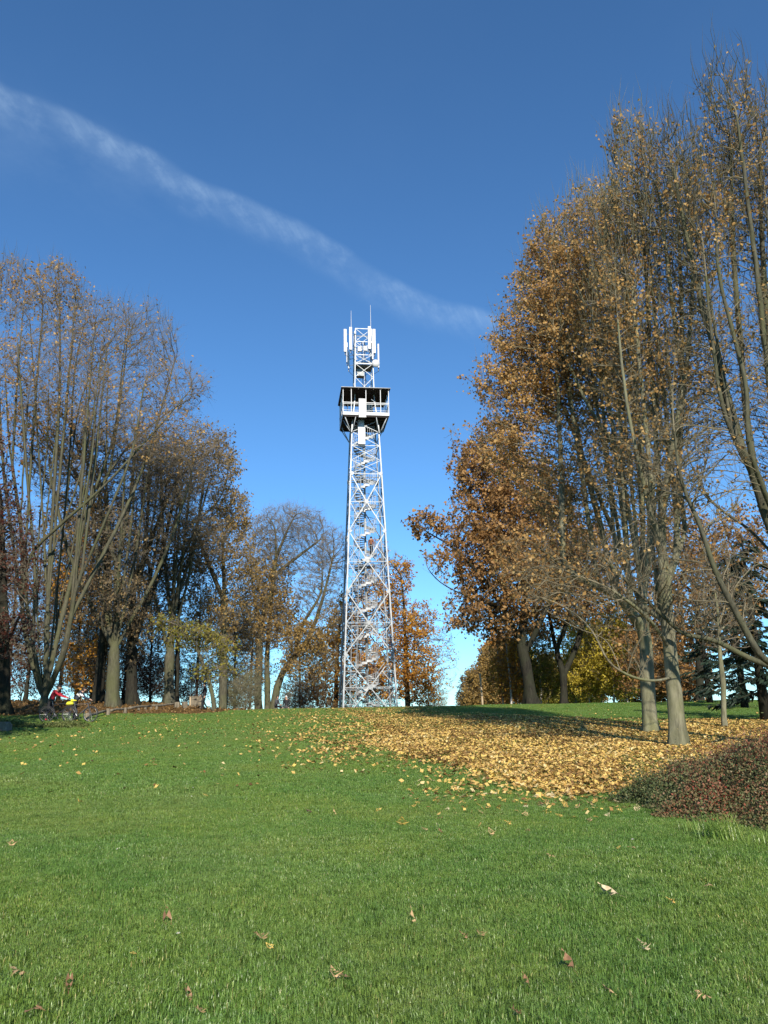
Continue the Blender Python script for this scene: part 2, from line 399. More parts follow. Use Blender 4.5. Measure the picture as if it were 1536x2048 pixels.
def make_tree(name, label, cat, base, d, stems, blobs, r0, bark, leafm, seed, D=.45, n_attr=1400, twig=(2, .7, .006),
              leaf=(.1, 1.0), up=.05, noise=.16, group=None, rt=.010, tmin=.0, hang=.5, twigbark=None, k_tr=14, spread=.9, twig_up=.35, sag=0.0, side=.6, taper=.019, shoots=0, fan=0):
    """stems: list of pixel polylines [(px,py[,dy])...], the first one starts at the base; blobs: (px,py,rx,ry,dy,weight,leafiness)"""
    rng = np.random.default_rng(seed); D = D * .52; n_attr = int(n_attr * 3.2)
    b = ground_at(base, d) if not isinstance(base, np.ndarray) else base
    P = []; par = []
    for si, st in enumerate(stems):
        pts = [W(q[0], q[1], d + (q[2] if len(q) > 2 else 0)) for q in st]
        if si == 0: pts = [b - np.array([0, 0, .25])] + [b + np.array([0, 0, .25])] + pts
        pl = polyline(pts, D, rng, D * .035)
        if si == 0:
            P += pl; par += [-1] + list(range(len(pl) - 1))
        else:
            A0 = np.array(P); j = int(np.linalg.norm(A0 - pl[0], axis=1).argmin())
            i0 = len(P); P += pl[1:]; par += [j] + list(range(i0, i0 + len(pl) - 2))
    # attractors
    cs = np.array([W(q[0], q[1], d + q[4]) for q in blobs]); rad = np.array([[q[2] / F * d * 1.02, max(q[2], q[3] * .6) / F * d * 1.1, q[3] / F * d * 1.05] for q in blobs])
    wt = np.array([q[5] for q in blobs], float); vol = wt * rad.prod(1) ** .8; cnt = rng.multinomial(n_attr, vol / vol.sum())
    A = []
    for c_, r_, n_ in zip(cs, rad, cnt):
        q = unit(rng.normal(size=(n_, 3))) * (rng.uniform(0, 1, n_) ** (1 / 2.6))[:, None]; A.append(c_ + q * r_)
    A = np.concatenate(A); A = A[A[:, 2] > H(A[:, 0], A[:, 1]) + tmin]
    # secondary stems: straight, steep, each aiming at a point of the upper crown
    if fan:
        hiA = A[A[:, 2] > np.quantile(A[:, 2], .45)]; P0 = np.array(P); zmin = b[2] + .16 * (A[:, 2].max() - b[2])
        for T_ in hiA[rng.choice(len(hiA), fan, replace=False)]:
            cnd = np.where((P0[:, 2] > zmin) & (P0[:, 2] < T_[2] - .22 * (T_[2] - b[2]) - 1.0))[0]
            if len(cnd) == 0: continue
            hd = np.linalg.norm((P0[cnd] - T_)[:, :2], axis=1); j = int(cnd[(hd / (T_[2] - P0[cnd][:, 2]) + .02 * rng.uniform(0, 10, len(cnd))).argmin()])
            m_ = P0[j] * .5 + T_ * .5; m_[:2] = m_[:2] + (T_ - P0[j])[:2] * .13; pl = polyline([P0[j], m_, T_], D, rng, D * .06); i0 = len(P); P += pl[1:]; par += [j] + list(range(i0, i0 + len(pl) - 2))
    pos, par = colonize(rng, P, par, A, D, D * 9, D * 1.15, up, noise)
    N = len(pos)
    # pipe-model radii
    tips = np.ones(N); haschild = np.zeros(N, bool); haschild[par[par >= 0]] = True; acc = np.where(haschild, 0.0, 1.0)
    for i in range(N - 1, 0, -1): acc[par[i]] += acc[i]
    e = max(1.35, math.log(max(acc[0], 2)) / math.log(r0 / rt))
    r = rt * np.maximum(acc, 1) ** (1 / e)
    Lp = np.zeros(N)
    for i in range(N - 1, 0, -1): Lp[par[i]] = max(Lp[par[i]], Lp[i] + D)
    r = np.minimum(r, rt * .8 + taper * Lp)
    main = np.full(N, -1); best = np.zeros(N)
    for i in range(1, N):
        if acc[i] > best[par[i]]: best[par[i]] = acc[i]; main[par[i]] = i
    hgt = pos[:, 2] - b[2]
    # smooth the path of each limb
    for _ in range(2):
        ok = np.where((par >= 0) & (main >= 0))[0]; ok = ok[ok > 2]
        pos[ok] = pos[ok] * .5 + .25 * (pos[par[ok]] + pos[main[ok]])
    if sag: pos[:, 2] -= sag * np.exp(-r / .02) * .5
    r = r * (1 + .28 * np.exp(-np.clip(hgt, 0, None) / .45) * (r > r0 * .5)) * (1 + .05 * np.sin(hgt * 2.1 + seed) * (r > r0 * .4))
    seg = np.arange(1, N); thr = max(.055, r0 * .42) if r0 > .1 else r0 * .5
    big = seg[r[seg] > thr]; mid = seg[(r[seg] <= thr) & (r[seg] > .028)]; fine = seg[(r[seg] <= .028) & (r[seg] <= thr)]
    off = b.copy()
    t = empty(name, label, cat, tuple(b), 0, group)
    q = pos - off
    tmesh = skeleton_mesh('trunk', q, par, r, main, big, k_tr); nv = len(tmesh.vertices); co = np.empty(nv * 3, np.float32); tmesh.vertices.foreach_get('co', co); co = co.reshape(-1, 3)
    hh = np.clip(co[:, 2], 0, None); th = np.arctan2(co[:, 1], co[:, 0]); fl = 1 + np.exp(-hh / .38) * (.34 * np.cos(4 * th + seed) + .20 * np.cos(7 * th + 2 * seed) + .10)
    low = hh < 1.6; co[low, :2] *= fl[low, None]
    co += (.018 * np.sin(co[:, [1]] * 9 + co[:, [2]] * 4.3 + seed) * np.sin(co[:, [0]] * 8 - co[:, [2]] * 2.7)) * (r0 / .3)       # knots and hollows
    tmesh.vertices.foreach_set('co', co.ravel()); tmesh.update()
    obj('trunk', tmesh, bark, t)
    if len(mid): obj('limbs', skeleton_mesh('limbs', q, par, r, main, mid, 6), bark, t, kind='stuff')
    # long bare shoots standing up out of the crown
    if shoots:
        cz = np.quantile(pos[:, 2], .35); c2 = seg[(r[seg] < .022) & (pos[seg, 2] > cz)]; c2 = rng.choice(c2, shoots, p=(lambda w_: w_ / w_.sum())((pos[c2, 2] - cz) ** 1.6 + .01))
        tm3, _, _ = twig_mesh('shoots', q[c2], unit(np.array([0, 0, 1.0]) + rng.normal(0, .16, (shoots, 3))), rng.uniform(.8, 2.0, shoots), .010, rng)
        obj('shoots', tm3, bark, t, kind='stuff')
    # fine branches and twigs
    cand = seg[r[seg] < .03]
    reps = rng.poisson(twig[0], len(cand)); src = np.repeat(cand, reps); n = len(src)
    fb = skeleton_mesh('branchlets', q, par, r, main, fine, 4 if d < 35 else 3) if len(fine) else None
    if fb: obj('branchlets', fb, twigbark or BARK_TWIG, t, kind='stuff')
    if n:
        dirs = unit(pos[src] - pos[par[src]]); f = rng.uniform(0, 1, n)[:, None]
        S = pos[src] * f + pos[par[src]] * (1 - f)
        Dr = unit(dirs * .8 + rng.normal(0, spread * .6, (n, 3)) + np.array([0, 0, twig_up])); Ln = twig[1] * rng.uniform(.35, 1.25, n)
        tm, p1, p2 = twig_mesh('twigs', S - off, Dr, Ln, twig[2], rng, short=d > 40)
        obj('twigs', tm, twigbark or BARK_TWIG, t, kind='stuff')
        if side:
            si = np.repeat(np.arange(n), rng.poisson(side, n)); ff = rng.uniform(.15, .9, len(si))[:, None]; S2 = (S - off)[si] * (1 - ff) + p2[si] * ff
            D2 = unit(Dr[si] + rng.normal(0, .55, (len(si), 3)) + np.array([0, 0, twig_up * .5])); tm2, _, e2 = twig_mesh('side_shoots', S2, D2, Ln[si] * rng.uniform(.25, .6, len(si)), twig[2] * .6, rng, short=True)
            obj('side_shoots', tm2, twigbark or BARK_TWIG, t, kind='stuff')
        dd = np.stack([np.linalg.norm((S - c_) / r_, axis=1) for c_, r_ in zip(cs, rad)], 1).argmin(1)
        lam = np.array([q_[6] for q_ in blobs])[dd] * leaf[1]
        # leaves hang in clumps: some twigs carry many, others none
        clump = .35 + 1.3 * (np.sin(S[:, 0] * 2.3 + seed) * np.sin(S[:, 2] * 1.9 + S[:, 1] * 1.7) > -.15)
        k = rng.poisson(lam * clump); li = np.repeat(np.arange(n), k)
        if len(li):
            tt = rng.uniform(.25, 1.02, len(li))[:, None]
            Lc = (S - off)[li] * (1 - tt) + p2[li] * tt + rng.normal(0, leaf[0] * .5, (len(li), 3))
            obj('foliage', leaf_mesh('foliage', Lc, leaf[0], rng, hang=hang), leafm, t, kind='stuff')
    return t

# ------------------------------------------------------------------ lookout tower
TY = 69.0
def lz(py, half=1.7):                         # height of a point of the front face seen at photo row py, on the tower's axis column
    return float(W(733, py, TY - half)[2])
def build_tower():
    bx = ground_at(735.5, TY); zb = 1.55
    T = empty('lookout_tower', 'tall white steel lattice lookout tower with spiral stairs, viewing platform and antennas', 'tower', (bx[0], TY, 0), R(7.4))
    def half(z):
        if z < 27.3: return 2.25 - 1.05 * (z - 1.55) / 25.7
        return max(.76, .90 - .14 * (z - 30) / 7.6) if z > 29.5 else 1.2 - .30 * (z - 27.3) / 2.2
    sg = [(-1, -1), (1, -1), (1, 1), (-1, 1)]
    def corner(i, z): h = half(z); return Vector((sg[i % 4][0] * h, sg[i % 4][1] * h, z))
    def mid(i, z): return (corner(i, z) + corner(i + 1, z)) / 2
    def bar(name, a, b, w, m=STEEL, k=6, parent=T):
        return MB().tube([a, b], w, k).build(name, m, parent, smooth=True)
    def flat(name, a, b, w, n, m=STEEL, parent=T):        # rolled angle: flat flange turned outwards, second flange behind it
        a, b = Vector(a), Vector(b); d = (b - a).normalized(); s = n.cross(d).normalized() * w; th = n * .012; q = MB()
        def slab(o1, o2, back, f0):
            V = [a + o1 + f0, a + o2 + f0, b + o2 + f0, b + o1 + f0, a + o1 - back, a + o2 - back, b + o2 - back, b + o1 - back]
            q.add(V, [(0, 1, 2, 3), (7, 6, 5, 4), (0, 4, 5, 1), (1, 5, 6, 2), (2, 6, 7, 3), (3, 7, 4, 0)])
        slab(s, -s, th, th * 0); slab(s, s * .7, n * (2 * w), -th)
        return q.build(name, m, parent)
    def square(name, p0, p1, h0, h1, m=STEEL):
        V = [Vector((p.x + sx * h, p.y + sy * h, p.z)) for p, h in ((p0, h0), (p1, h1)) for sx, sy in sg]
        return MB().add(V, [(3, 2, 1, 0), (4, 5, 6, 7), (0, 1, 5, 4), (1, 2, 6, 5), (2, 3, 7, 6), (3, 0, 4, 7)]).build(name, m, T)
    # legs
    for i in range(4):
        square('leg', corner(i, zb - .6), corner(i, 27.3), .064, .052); square('upper_leg', corner(i, 27.3), corner(i, 30.0), .052, .048)
        square('mast_leg', corner(i, 30.0), corner(i, lz(657, .8)), .042, .036)
        MB().box(corner(i, zb - .45), (.7, .7, .5)).build('footing', STONE, T)
    CN = [lz(1374.5, 2.2), lz(1245.6, 1.95), lz(1122.6, 1.7), lz(1003.4, 1.45)]
    K = [zb, lz(1310, 2.1), lz(1183, 1.8), lz(1062, 1.55), lz(947.5, 1.35)]
    pl = {}
    def plate(name, c, n, s):
        M = Matrix.Translation(c) @ n.to_track_quat('Y', 'Z').to_matrix().to_4x4() @ Matrix.Rotation(R(45), 4, 'Y')
        return MB().box((0, 0, 0), (s, .025, s), M).build(name, STEEL, T)
    for i in range(4):
        nrm = Vector(((sg[i][0] + sg[(i + 1) % 4][0]) / 2, (sg[i][1] + sg[(i + 1) % 4][1]) / 2, 0)).normalized()
        for j, zc in enumerate(CN):
            m_ = mid(i, zc)
            flat('cross_bar', corner(i, zc), corner(i + 1, zc), .028, nrm)
            plate('gusset_plate', m_ + nrm * .06, nrm, .30)
            for kz in (K[j], K[j + 1]):
                for e in (0, 1):
                    c_ = corner(i + e, kz); flat('diagonal_brace', c_, m_, .040, nrm)
                    h_ = (c_ + m_) / 2
                    flat('secondary_brace', h_, corner(i + e, zc), .024, nrm)
                    if e == 0 or True:
                        flat('stub_bar', h_, corner(i + e, h_.z), .017, nrm)
        for kz in K[1:]:
            for e in (0, 1):
                c_ = corner(i + e, kz); dirn = (corner(i + 1 - e, kz) - c_).normalized()
                plate('gusset_plate', c_ + nrm * .075 + dirn * .12, nrm, .28)
        # upper part of the shaft
        U = [K[4], lz(920.6, 1.3), lz(891, 1.25), lz(864, 1.2), 27.9]
        for a, b in zip(U[:-1], U[1:]):
            flat('diagonal_brace', corner(i, a), corner(i + 1, b), .023, nrm); flat('diagonal_brace', corner(i + 1, a), corner(i, b), .023, nrm)
            if a in (U[2], U[0]): flat('cross_bar', corner(i, a), corner(i + 1, a), .03, nrm)
        # mast above the roof
        Mz = [30.4, lz(754, .85), lz(727, .83), lz(709.5, .8), lz(683, .8), lz(657, .78)]
        for q, (a, b) in enumerate(zip(Mz[:-1], Mz[1:])):
            flat('diagonal_brace', corner(i, a), corner(i + 1, b), .020, nrm); flat('diagonal_brace', corner(i + 1, a), corner(i, b), .020, nrm)
            if q > 1: flat('cross_bar', corner(i, a), corner(i + 1, a), .034, nrm)
        flat('cross_bar', corner(i, Mz[-1]), corner(i + 1, Mz[-1]), .034, nrm)
        MB().box((mid(i, Mz[2])), (abs(nrm.y) * half(Mz[2]) * 2 + .03, abs(nrm.x) * half(Mz[2]) * 2 + .03, .10)).build('deck_plate', STEEL, T)
    # working grate inside the mast and cables
    MB().box((0, 0, Mz[2] - .08), (1.5, 1.5, .05)).build('mast_grating', STEEL_D, T)
    MB().box((-.25, .2, Mz[2] - .55), (.7, .6, .7)).build('equipment_cabinet', STEEL_D, T)
    for q, (cx_, cy_) in enumerate(((.1, .3), (.22, .28), (-.05, .33))):
        MB().tube([(cx_, cy_, 28), (cx_ + .05, cy_, 32), (cx_ - .03, cy_, 36.5)], .035, 5).build('feeder_cable', CABLE if q else WHITE, T)
    # ladder on the front face
    lad = MB(); rungs = MB()
    za, zc_ = zb, K[4] + 1.5
    def lp(dx, z): h = half(z); return Vector((-h + dx, -h + .25, z))
    LD = MB().tube([lp(.55, za), lp(.45, zc_)], .035, 5).build('cable_ladder', STEEL, T)
    MB().tube([lp(1.05, za), lp(.9, zc_)], .035, 5).build('rail', STEEL, LD)
    nr = 60
    for q in range(nr):
        z = za + (zc_ - za) * (q + .5) / nr; rungs.tube([lp(.55 - .1 * q / nr, z), lp(1.05 - .15 * q / nr, z)], .018, 4)
    rungs.build('rungs', STEEL, LD, kind='stuff')
    # platform
    zf, zr = lz(829, 2.0), lz(777.5, 2.05); hp = 2.06
    PF = MB()
    PF.box((0, 0, zf - .04), (2 * hp, 2 * hp, .06))
    pf = PF.build('platform', ROOFM, T)
    for y_ in np.linspace(-hp + .1, hp - .1, 7): MB().box((0, y_, zf - .14), (2 * hp - .1, .08, .13)).build('joist', ROOFM, pf)
    for s in range(4):
        Mr = Matrix.Rotation(s * math.pi / 2, 4, 'Z')
        MB().box((0, -hp - .02, zf + .06), (2 * hp + .07, .035, .30), Mr).build('kick_board', WHITE, pf)
        MB().box((0, -hp - .02, zf + 1.10), (2 * hp + .07, .05, .065), Mr).build('handrail', WHITE, pf)
        MB().box((0, -hp - .02, zf + .97), (2 * hp + .03, .035, .045), Mr).build('middle_rail', STEEL, pf)
        MB().box((0, -hp - .02, zf + .36), (2 * hp + .03, .03, .035), Mr).build('lower_rail', STEEL, pf)
        for x_ in ((-hp, -hp * .64, 0, hp * .64) if s % 2 == 0 else (-hp, -hp * .5, 0, hp * .5)):
            MB().box((x_, -hp - .0, (zf + zr) / 2), (.06, .06, zr - zf - .02), Mr).build('post', WHITE, pf)
        bl = MB()
        for x_ in np.linspace(-hp + .15, hp - .15, 15): bl.box((x_, -hp + .04, zf + .62), (.014, .014, .62), Mr)
        bl.build('balusters', STEEL_D, pf, kind='stuff')
    RF = MB().box((0, 0, zr + .03), (2 * hp + .30, 2 * hp + .30, .06)).build('roof', ROOFM, T)
    for s in range(4):
        Mr = Matrix.Rotation(s * math.pi / 2, 4, 'Z'); MB().box((0, -hp - .165, zr + .062), (2 * hp + .37, .025, .045), Mr).build('roof_edge_strip', STEEL_D, RF)
    for x_ in np.linspace(-hp, hp, 7): MB().box((x_, 0, zr - .06), (.07, 2 * hp + .2, .11)).build('rafter', ROOFM, RF)
    for i in range(4):
        c_ = corner(i, zf - 1.6); o_ = Vector((sg[i][0] * hp * .92, sg[i][1] * hp * .92, zf - .2))
        bar('platform_strut', c_, o_, .045)
        for e in (1, -1):
            o2 = Vector((sg[i][0] * hp * (.95 if e > 0 else .45), sg[i][1] * hp * (.45 if e > 0 else .95), zf - .2)); bar('platform_strut', c_, o2, .035)
    # white enclosure panels of the stair head
    def enclosure(z0, z1, y_):
        MB().box((-.36, y_, (z0 + z1) / 2), (.64, .22, z1 - z0)).build('white_enclosure', WHITE, T)
    enclosure(lz(835, 2.3), lz(798, 2.3), -2.28); enclosure(lz(889.5, 1.25), lz(854, 1.25), -1.32)
    MB().tube([(-.36, -1.0, lz(892, 1)), (-.36, -1.0, zf)], .30, 12).build('stair_head_drum', WHITE, T, smooth=True)
    MB().box((.55, .3, (zf + 1.0)), (.5, .5, 1.9)).build('equipment_cabinet', STEEL_D, T)
    bar('platform_strut', (.5, -hp + .1, zf + 1.5), (1.1, -hp + .1, zf + 1.0), .03); bar('platform_strut', (1.1, -hp + .1, zf + 1.0), (.4, -hp + .1, zf + .55), .03)
    # spiral stair
    rs = .98; rise = .1575; per = 14; n = int((zf - zb) / rise)
    ST = MB().tube([(0, 0, zb - .3), (0, 0, zf + .1)], .085, 10).build('spiral_stair', STEEL, T, smooth=True)
    da = 2 * math.pi / per
    sm = MB(); seg = 3; a0 = -da * .55; a1 = da * .55
    ring = [(rs * math.cos(a0 + (a1 - a0) * q / seg), rs * math.sin(a0 + (a1 - a0) * q / seg)) for q in range(seg + 1)]
    inn = [(.08 * math.cos(a0), .08 * math.sin(a0)), (.08 * math.cos(a1), .08 * math.sin(a1))]
    poly = [inn[0]] + ring + [inn[1]]; k = len(poly)
    sm.add([(x, y, .02) for x, y in poly] + [(x, y, -.02) for x, y in poly], [tuple(range(k)), tuple(range(k, 2 * k))[::-1]] + [(i, i + k, (i + 1) % k + k, (i + 1) % k) for i in range(k)])
    for q in range(seg):                       # outer stringer plate of the step
        (x0, y0), (x1, y1) = ring[q], ring[q + 1]
        sm.add([(x0 * 1.01, y0 * 1.01, -.10), (x1 * 1.01, y1 * 1.01, -.10), (x1 * 1.01, y1 * 1.01, .10), (x0 * 1.01, y0 * 1.01, .10), (x0 * .985, y0 * .985, -.10), (x1 * .985, y1 * .985, -.10), (x1 * .985, y1 * .985, .10), (x0 * .985, y0 * .985, .10)],
               [(0, 1, 2, 3), (7, 6, 5, 4), (3, 2, 6, 7), (0, 4, 5, 1)])
    sme = sm.mesh('step'); sme.materials.append(STEPM)
    bal = MB(); hand = []; low = []
    for s in range(n):
        a = s * da + R(200); z = zb + s * rise
        o = obj('step', sme, None, ST, (0, 0, z)); o.rotation_euler = (0, 0, a)
        for e in (-.25, .25):
            x, y = rs * math.cos(a + e * da * 1), rs * math.sin(a + e * da * 1); zz = z + e * rise
            bal.tube([(x, y, z), (x, y, zz + 1.0)], .013, 4)
        hand.append((rs * math.cos(a), rs * math.sin(a), z + 1.02)); low.append((rs * math.cos(a), rs * math.sin(a), z + .1))
    bal.build('balusters', STEEL, ST, kind='stuff')
    MB().tube(hand, .024, 5).build('handrail', STEEL, ST)
    # landings linking stair and lattice
    for z in CN + [K[4]]:
        MB().box((.1, .95, z), (1.5, 1.1, .05)).build('landing', STEEL_D, ST)
        for s in (-1, 1): bar('landing_beam', Vector((-half(z), s * .55, z - .06)), Vector((half(z), s * .55, z - .06)), .035)
    # antennas
    def panel(x, y, za_, zb_, w=.26, tilt=0):
        A = MB().box((x, y, (za_ + zb_) / 2), (w, .13, zb_ - za_)).build('panel_antenna', WHITE, T)
        MB().tube([(x, y + .14, za_ - .25), (x, y + .14, zb_ - .1)], .035, 6).build('mounting_pole', STEEL, A)
        for z in (za_ + .3, zb_ - .4): MB().tube([(x, y + .14, z), (math.copysign(.75, x), y + .3 if y < 0 else y - .3, z)], .025, 5).build('bracket', STEEL, A)
        MB().tube([(x + .02, y, za_), (x + .05, y + .1, za_ - .3), (x * .7, y + .3, za_ - .55)], .02, 5).build('cable', CABLE, A)
        return A
    def ax(px, py, y): # local x of a photo column at the tower top
        p = W(px, py, TY + y)[0] - bx[0]; return p * math.cos(R(7.4)) + y * math.sin(R(7.4)) * 1.0
    g = lambda py: lz(py, 1.0)
    panel(ax(690, 680, -.9), -.9, g(704), g(659)); panel(ax(701, 680, -1.05), -1.05, g(701), g(656)); panel(ax(739, 680, -1.05), -1.05, g(698), g(653))
    panel(ax(748.5, 680, -.95), -.95, g(705), g(657)); panel(ax(757, 700, .2), .2, g(723), g(675), .14); panel(ax(697, 705, .5), .5, g(724), g(690), .12)
    panel(ax(693.5, 690, .9), .9, g(708), g(668), .12); panel(ax(745.5, 705, -1.0), -1.0, g(718), g(700), .13)
    for px, py in ((719, 698), (731, 696.5)):
        MB().box((ax(px, py, -.95), -.95, g(py)), (.34, .2, .46)).build('radio_unit', WHITE, T)
    for q in range(3): MB().box((ax(710, 660, -.8), -.84, g(664 + q * 26)), (.16, .14, .3)).build('radio_unit', WHITE, T)
    dx, dz = ax(752, 726, -1.1), g(726)
    dm = MB(); kk = 20
    prof = [(.36, 0), (.37, .10), (.28, .16), (.10, .20)]
    V = [(dx, -1.12, dz)]; Fc = []
    for r_, y_ in prof:
        for q in range(kk): V.append((dx + r_ * math.cos(2 * math.pi * q / kk), -1.10 + y_, dz + r_ * math.sin(2 * math.pi * q / kk)))
    for q in range(kk): Fc.append((0, 1 + q, 1 + (q + 1) % kk))
    for p_ in range(3):
        for q in range(kk): Fc.append((1 + p_ * kk + q, 1 + (p_ + 1) * kk + q, 1 + (p_ + 1) * kk + (q + 1) % kk, 1 + p_ * kk + (q + 1) % kk))
    Dh = dm.add(V, Fc).build('dish_antenna', WHITE, T, smooth=True)
    MB().tube([(dx, -.92, dz), (dx, -.75, dz), (.75, -.7, dz)], .04, 6).build('bracket', STEEL, Dh)
    for px, p0, p1, y in ((702, 657, 620, -.8), (741.5, 657, 607, -.8)):
        x_ = ax(px, 640, y); A = MB().tube([(x_, y, g(p0) - .6), (x_, y, g((p0 + p1) / 2)), (x_, y, g(p1))], [.03, .022, .014], 6).build('whip_antenna', WHITE, T)
    return T, bx, rs, rise, da, zb, per
TOWER = build_tower()

# ------------------------------------------------------------------ trees
# right: three tall maples that have shed most of their leaves
make_tree('maple_tree', 'tall maple with straight pale trunk, set behind a leaning one, brown leaves on upright stems', 'tree', 1303, 27.0,
    [[(1297, 1400), (1291, 1280), (1284, 1180)], [(1284, 1180), (1262, 1050, -.5), (1235, 900, -1), (1205, 740, -1), (1180, 560, -1)], [(1284, 1180), (1285, 1000, .6), (1278, 850, .8), (1262, 640, .8), (1245, 430, .5)],
     [(1287, 1230), (1248, 1120, 1), (1185, 960, 1.5), (1120, 800, 1.5)], [(1287, 1215), (1305, 1080, 1.2), (1320, 900, 1.5), (1325, 700, 1.5)], [(1235, 900, -1), (1170, 800, -1.4), (1110, 660, -1.6)],
     [(1290, 1262), (1230, 1190, -.8), (1150, 1150, -1.2), (1070, 1085, -1.5)]],
    [(1140, 690, 135, 210, 0, 1.3, 2.3), (1060, 740, 90, 150, 0, 1.1, 2.6), (1195, 500, 95, 150, 0, 1.0, 1.5), (1110, 560, 80, 140, 0, 1, 2.3), (1250, 800, 110, 220, .5, .8, 1.1), (1020, 880, 70, 100, 0, .8, 2.1), (1150, 960, 130, 120, 0, .7, .9), (1110, 1130, 130, 80, -1, .3, .8), (985, 780, 45, 45, 0, .6, 2.2)],
    .225, BARK_PALE, LEAF_DRY, 11, twigbark=BARK_OLIVE, side=.3, fan=10, taper=.0125, shoots=900, D=.42, n_attr=3000, twig=(1.5, .8, .006), leaf=(.112, 2.1), up=.5, noise=.17, group='tall maples beside the leaf carpet', twig_up=.6)
make_tree('maple_tree', 'tall maple with leaning pale trunk banded by branch shadows, at the carpet beside the bush', 'tree', 1358, 21.5,
    [[(1350, 1400), (1338, 1280), (1328, 1150), (1322, 1040)], [(1322, 1040), (1312, 880, .4), (1300, 700, .8), (1290, 520, 1), (1275, 370, 1)], [(1322, 1040), (1345, 900, -.5), (1372, 740, -.8), (1385, 560, -1), (1380, 380, -1)],
     [(1326, 1120), (1285, 960, -1), (1250, 780, -1.3), (1232, 600, -1.3)], [(1330, 1170), (1380, 1040, 1), (1420, 900, 1.3)], [(1349, 1355), (1300, 1362, -1), (1255, 1350, -1.6), (1215, 1325, -2)], [(1338, 1290), (1290, 1230, -1), (1225, 1180, -1.8)],
     [(1334, 1240), (1260, 1205, 1.2), (1170, 1190, 1.6), (1080, 1185, 2)]],
    [(1275, 470, 90, 190, .3, 1, 1.2), (1350, 480, 90, 200, 0, .9, .9), (1240, 680, 90, 190, 0, .9, 1.5), (1340, 760, 130, 200, 0, .8, .8), (1290, 950, 130, 130, 0, .6, .6), (1160, 1180, 130, 70, -1, .25, .55), (1260, 300, 60, 80, .5, .6, 1.0), (1240, 1260, 100, 60, -1, .12, .05)],
    .19, BARK_PALE, LEAF_DRY, 12, twigbark=BARK_OLIVE, side=.2, fan=9, taper=.0115, shoots=900, D=.42, n_attr=2000, twig=(1.2, .8, .006), leaf=(.105, 1.7), up=.5, noise=.17, group='tall maples beside the leaf carpet', twig_up=.7)
make_tree('maple_tree', 'tallest maple, many upright greenish stems and bare limbs reaching over the red-berried bush', 'tree', 1640, 20.0,
    [[(1625, 1400), (1600, 1280), (1572, 1130)], [(1572, 1130), (1525, 1000), (1497, 860), (1480, 680, .3), (1466, 480, .5), (1462, 280, .5)], [(1572, 1130), (1570, 960, 1), (1545, 760, 1), (1525, 500, 1), (1520, 270, 1)],
     [(1601, 1290), (1536, 1325, -.8), (1480, 1240, -1.2), (1430, 1140, -1.5), (1400, 1050, -1.6), (1362, 960, -1.7), (1345, 820, -1.7), (1350, 700, -1.7)], [(1608, 1330), (1530, 1330, .8), (1440, 1285, .9), (1415, 1274, .9), (1370, 1272, .9), (1330, 1235, .8), (1240, 1150, .6), (1175, 1080, .4)],
     [(1512, 950), (1450, 830, -.7), (1420, 640, -.9), (1405, 470, -.9)], [(1572, 1140), (1500, 1060, .8), (1420, 1000, 1), (1370, 900, 1.2)], [(1560, 1060), (1500, 900, -1), (1490, 760, -1.2), (1440, 560, -1.2), (1430, 400, -1)]],
    [(1470, 330, 95, 170, 0, 1, .55), (1530, 400, 80, 260, .5, .8, .5), (1400, 480, 90, 170, -.3, .9, .75), (1350, 330, 70, 110, 0, .6, .55), (1440, 720, 120, 200, 0, .7, .4), (1380, 950, 110, 140, -1, .5, .18), (1400, 1180, 130, 90, 0, .45, .04), (1290, 1150, 120, 90, .5, .4, .04), (1550, 800, 80, 260, 0, .5, .4), (1450, 180, 70, 60, 0, .6, .35)],
    .24, BARK_GREY, LEAF_DRY, 13, twigbark=BARK_OLIVE, side=.2, fan=9, taper=.0105, shoots=900, D=.38, n_attr=2000, twig=(1.1, .8, .0055), leaf=(.10, 1.7), up=.5, noise=.17, group='tall maples beside the leaf carpet', twig_up=.9)
# right, at the crest: russet oak and a forked one
make_tree('oak_tree', 'broad oak at the crest full of russet leaves, thick trunk near the pole', 'tree', 1062, 56.0,
    [[(1060, 1380), (1052, 1330), (1042, 1290)], [(1042, 1290), (1010, 1220, -1), (960, 1150, -2), (905, 1095, -2), (850, 1062, -2)], [(1042, 1290), (1050, 1180, 1), (1030, 1050, 1), (1005, 950, 1)], [(1050, 1310), (1100, 1200, -1), (1140, 1110, -1)], [(1010, 1220, -1), (940, 1195, -3), (880, 1165, -3), (850, 1130, -3)],
     [(1020, 1240, -1), (960, 1240, -3), (915, 1255, -3)], [(1030, 1150, 1), (960, 1030, 0), (920, 960, 0)]],
    [(1050, 1040, 110, 130, 0, 1, 3.6), (960, 950, 62, 78, 0, 1.2, 4), (1010, 1140, 100, 100, -1, 1, 3.4), (858, 1052, 38, 26, -2, 1.6, 4), (878, 1120, 32, 28, -3, 1.0, 2.4), (945, 1060, 60, 70, -1, 1, 3.6), (930, 1225, 48, 36, -2, 1.0, 3), (1120, 1130, 90, 110, 0, .9, 3), (1000, 1230, 80, 60, 0, .8, 2.8), (905, 870, 22, 26, 0, .5, 2.4), (1000, 880, 60, 50, 0, .8, 3)],
    .42, BARK_DARK, LEAF_OAK, 14, D=.6, n_attr=1900, twig=(2.0, .8, .010), leaf=(.23, 1.05), up=.02, noise=.2, group='broadleaf trees along the crest')
